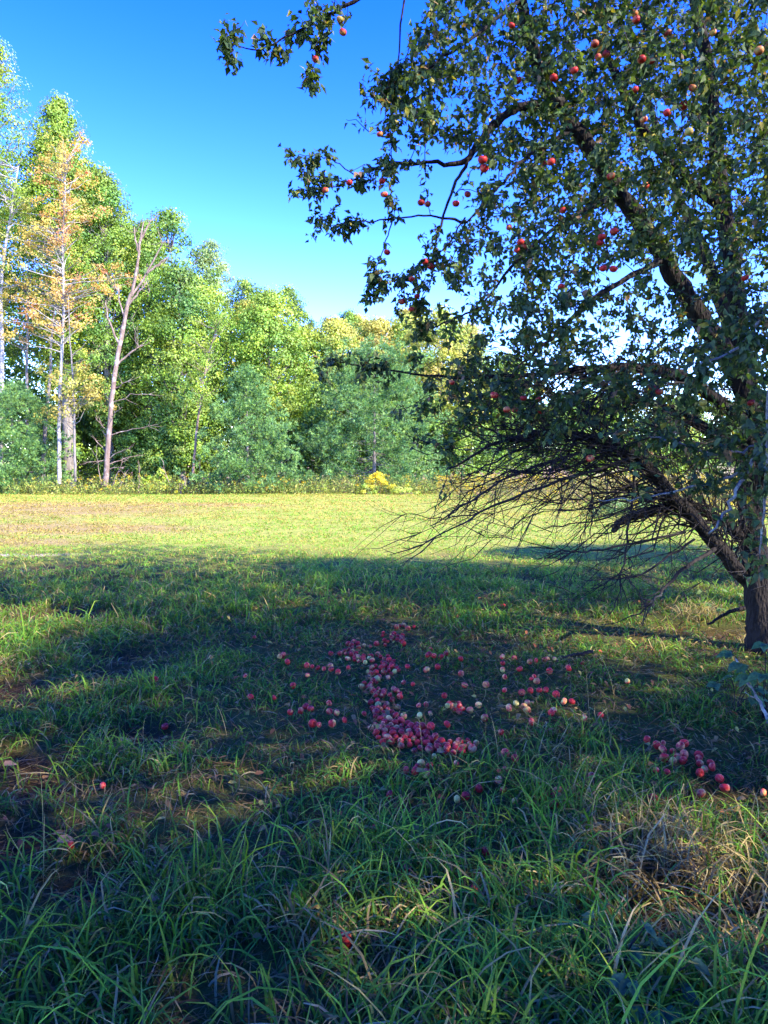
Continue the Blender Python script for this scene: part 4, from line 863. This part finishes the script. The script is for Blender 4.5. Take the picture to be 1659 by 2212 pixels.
dist = np.hypot(gp[:, 0], gp[:, 1]); order = np.argsort(dist[:n_all]); keep = set(order[:300-len(singles)].tolist()) | set(singles)
rest = MB()
for i in range(len(pts)):
    bl, w = meta[i]; size = R.uniform(.50, .86); rot = tuple(R.uniform(0, 6.28, 3))
    b = bl if bl is not None else float(R.choice([.5, .42, .34, .25, .1], p=[.16, .27, .35, .17, .05]))
    if i in keep:
        if i < n_all: place_apple(gp[i]+np.array([0, 0, .025 if ('scattered' in w or 'loose' in w or 'small' in w) else 0]), b, R.uniform(.85, 1.7), ('red' if b > .4 else 'pinkish' if b > .3 else 'orange' if b > .2 else 'pale yellow') + ' fallen apple ' + w, 'fallen apples ' + w, size, rot)
        else: place_apple(gp[i]+np.array([0, 0, .02]), b, R.uniform(.9, 1.25), w, 'fallen apples lying apart', size*1.05, rot)
    else:
        me = AM[0]; v = np.empty(len(me.vertices)*3); me.vertices.foreach_get('co', v); v = v.reshape(-1, 3)*size
        q = np.array([[p.vertices[j] for j in range(4)] for p in me.polygons]); rest.add(v[:, [1, 2, 0]]+gp[i], q)
if rest.v:
    o = rest.build('fallen_apples', M_APPLE, None, True); o.color = (.4, 1, 0, 1); tag(o, 'farthest small fallen apples under the apple tree', 'apples', kind='stuff')

# ------------------------------------------------------------------ fallen leaves, sticks, small plants
n = 1500; x = R.normal(.8, 1.9, n); y = R.uniform(2.2, 9.5, n); k = np.abs(x) < .56*y+1; x, y = x[k], y[k]; n = len(x)
p = np.stack([x, y, relief(x, y)+R.uniform(.02, .07, n)], -1); L = R.uniform(.03, .06, n)
V, F = leaf_batch(p, nrm(rdir(n)*np.array([1, 1, .3])), nrm(rdir(n)*.5+np.array([0, 0, 1])), L, L*.6, LEAF_T, (LEAF_F3, LEAF_F4), R.uniform(-.3, .8, n))
BR = np.array([(.24, .13, .04), (.32, .20, .06), (.18, .085, .03), (.36, .30, .06), (.28, .10, .035)]); lb = MB(); lb.add(V, F, rep(BR[R.integers(0, 5, n)], 8))
tag(lb.build('leaf_litter', M_STRAW, None, True), 'small brown and yellow fallen leaves scattered under the apple tree', 'leaf litter', kind='stuff')
for dx, dy, s, lb_ in [(268, 1588, .08, 'pale dead leaf on the bare soil patch'), (140, 1818, .07, 'curled brown dead leaf beside the lone red apple'), (18, 1632, .07, 'dry tan leaf at the left edge'), (330, 1950, .05, 'small yellowish leaf in the grass at lower left'), (885, 1873, .05, 'tan leaf beside the dark pink apple'), (955, 1625, .06, 'grey dead leaf at the near edge of the apple drift')]:
    g = G(dx, dy, .05); V, F = leaf_batch(np.zeros((1, 3)), np.array([[.8, .5, .25]]), np.array([[-.1, -.5, .8]]), np.array([s]), np.array([s*.75]), LEAF_T, (LEAF_F3, LEAF_F4), np.array([.5]))
    o = link('dead_leaf', mesh_from('dead_leaf', V, F, np.tile([.34, .19, .09], (8, 1)), True), M_STRAW); o.location = (g[0]-s/2, g[1], relief(g[:1], g[1:2])[0]+.07); tag(o, lb_, 'leaf')
def stick(pts, r, label, m=M_GREYTWIG, side=True):
    p = np.array([P(*q) for q in pts]); b = p[0].copy(); mb = MB(); q, rr = tube(mb, p-b, np.linspace(r, r*.5, len(p)), 7, 18, .004)
    if side: twiggy(mb, q[8], q[8]+np.array([-.10, -.05, .06]), r*.45, 0, 1, sides=5)
    o = mb.build('fallen_stick', m, None, True); o.location = b; tag(o, label, 'stick')
stick([(1680, 1620, 4.35), (1650, 1535, 4.45), (1615, 1470, 4.6), (1590, 1422, 4.75)], .013, 'pale grey stick leaning in the grass below the apple trunk')
stick([(1610, 1312, 6.7), (1570, 1325, 6.6), (1530, 1348, 6.5)], .022, 'dark short stick leaning against the left of the trunk', M_BARK, False)
stick([(1280, 1408, 5.75), (1245, 1414, 5.7), (1215, 1420, 5.65)], .017, 'short dark stick lying among scattered apples', M_TWIG, False)
def leafy_plant(dx, dy, depth, label, nleaf, size, spread, hgt, pal, cat='plant'):
    g = P(dx, dy, depth); g[2] = relief(g[:1], g[1:2])[0]; root = empty('leafy_plant', g); tag(root, label, cat)
    sb = MB()
    for k in range(nleaf):
        a = R.uniform(0, 6.28); rr = spread*math.sqrt(R.uniform(.05, 1)); tip = np.array([math.cos(a)*rr, math.sin(a)*rr, hgt*R.uniform(.35, 1)])
        tube(sb, [(0, 0, -.02), tip*np.array([.4, .4, .65]), tip], [.004, .003, .002], 5, 6)
        for j in range(3):
            d = nrm(np.array([[math.cos(a+(j-1)*.9), math.sin(a+(j-1)*.9), -.15]])); s = size*R.uniform(.75, 1.15)
            V, F = leaf_batch(np.zeros((1, 3)), d, nrm(R.normal(0, .25, (1, 3))+np.array([[0, -.25, 1]])), np.array([s]), np.array([s*.75]), LEAF_T, (LEAF_F3, LEAF_F4), R.uniform(0, .4, 1))
            c = np.array(pal)[R.integers(0, len(pal))]*R.uniform(.8, 1.2)
            o = link('leaf', mesh_from('leaf', V, F, np.tile(c, (8, 1)), True), M_APLEAF, root); o.location = tip
    sb.build('stems', M_TWIG, root, True)
BRM = [(.05, .12, .04), (.06, .14, .05), (.045, .10, .045)]
leafy_plant(1330, 2140, 2.15, 'dark green bramble at the bottom edge, left one of two', 7, .055, .13, .22, BRM)
leafy_plant(1400, 2205, 2.05, 'dark green bramble at the bottom edge, right one of two', 8, .06, .15, .20, BRM)
leafy_plant(1650, 1560, 4.6, 'broad leaved green plant behind the pale leaning stick', 9, .10, .22, .55, [(.05, .12, .05), (.06, .13, .06)])
leafy_plant(1590, 1520, 4.7, 'low round leaved plant left of the pale leaning stick', 5, .09, .16, .22, [(.05, .12, .06), (.05, .11, .05)])
leafy_plant(1560, 1230, 7.6, 'tuft of sunlit leafy weeds left of the apple trunk', 6, .07, .2, .3, [(.10, .17, .04), (.12, .18, .05)])
tt = [(1420, 1830, 2.95, 'straw coloured dry grass tuft at lower right'), (1590, 1960, 2.7, 'dry curled grass tuft by the right edge'), (1510, 1275, 7.6, 'sunlit tan dry grass tuft left of the trunk')]
for dx, dy, dep, lb_ in tt:
    n = 150; g = P(dx, dy, dep); x = g[0]+R.normal(0, .12, n); y = g[1]+R.normal(0, .10, n)
    V, F, cc = blades(np.stack([x-g[0], y-g[1], relief(x, y)-.01], -1), R.uniform(.16, .42, n), R.uniform(.004, .009, n), np.abs(R.normal(.3, .3, n)), np.abs(R.normal(1.6, .6, n)), 7, STRAWS[R.integers(0, 3, n)]*R.normal(.95, .15, (n, 1)), R.uniform(0, 1.4, n))
    mb = MB(); mb.add(V, F, cc); o = mb.build('dry_grass_tuft', M_GRASS); o.location = (g[0], g[1], 0); tag(o, lb_, 'grass tuft')

# ------------------------------------------------------------------ unseen trees placed outside the frame only to shade the foreground
def shade_tree(x, y, top, bot, Rw, label, ncl=230, per=46, size=.195):
    root = empty('unseen_shade_tree', (x, y, 0)); tag(root, label, 'tree')
    t = R.uniform(0, 1, ncl); az = R.uniform(0, 2*PI, ncl); rad = Rw*envelope(t, 'round')*np.sqrt(R.uniform(.02, 1, ncl))
    cc = np.stack([np.cos(az)*rad, np.sin(az)*rad, bot+(top-bot)*t], -1)
    mb = MB(); V, F, c = clusters_crown(cc, R.uniform(.45, .8, ncl), per, size, LG+DG, axis=(0, 0)); mb.add(V, F, c); mb.build('crown', M_LEAF, root)
    tb = MB(); tube(tb, [(0, 0, -.1), (.1, 0, bot), (0, .1, top*.8)], [.2, .15, .04], 8, 14); tb.build('trunk', M_BARK, root, True)
    k = R.choice(ncl, 40, replace=False); e = cc[k]; u = np.linspace(0, 1, 4)[None, :, None]; st = np.stack([e[:, 0]*.08, e[:, 1]*.08, np.maximum(e[:, 2]-1.2, 1)], -1)
    bb = MB(); V, F = tube_batch(st[:, None]*(1-u)+e[:, None]*u, (.05*(1-.7*u[..., 0]))*np.ones((40, 1)), 4); bb.add(V, F); bb.build('branches', M_BARK, root)['kind'] = 'stuff'
    return root
shade_tree(10.6, 8.8, 6.3, 2.0, 2.9, 'unseen leafy tree beyond the right edge beside the apple tree, placed for its shade')
shade_tree(7.8, -0.4, 8.8, 0.9, 3.1, 'unseen leafy tree to the right of the viewer, placed to shade the foreground', 340)
shade_tree(4.6, -4.2, 7.6, 0.8, 3.1, 'unseen leafy tree behind the viewer on the right, placed to shade the foreground', 340)
shade_tree(8.6, 5.3, 8.3, 5.1, 2.2, 'unseen slim high crowned tree beyond the right edge, placed for its shade', 150)
shade_tree(6.4, -5.0, 11.4, 4.5, 2.5, 'unseen tall tree far behind the viewer on the right, placed for its shade', 300)
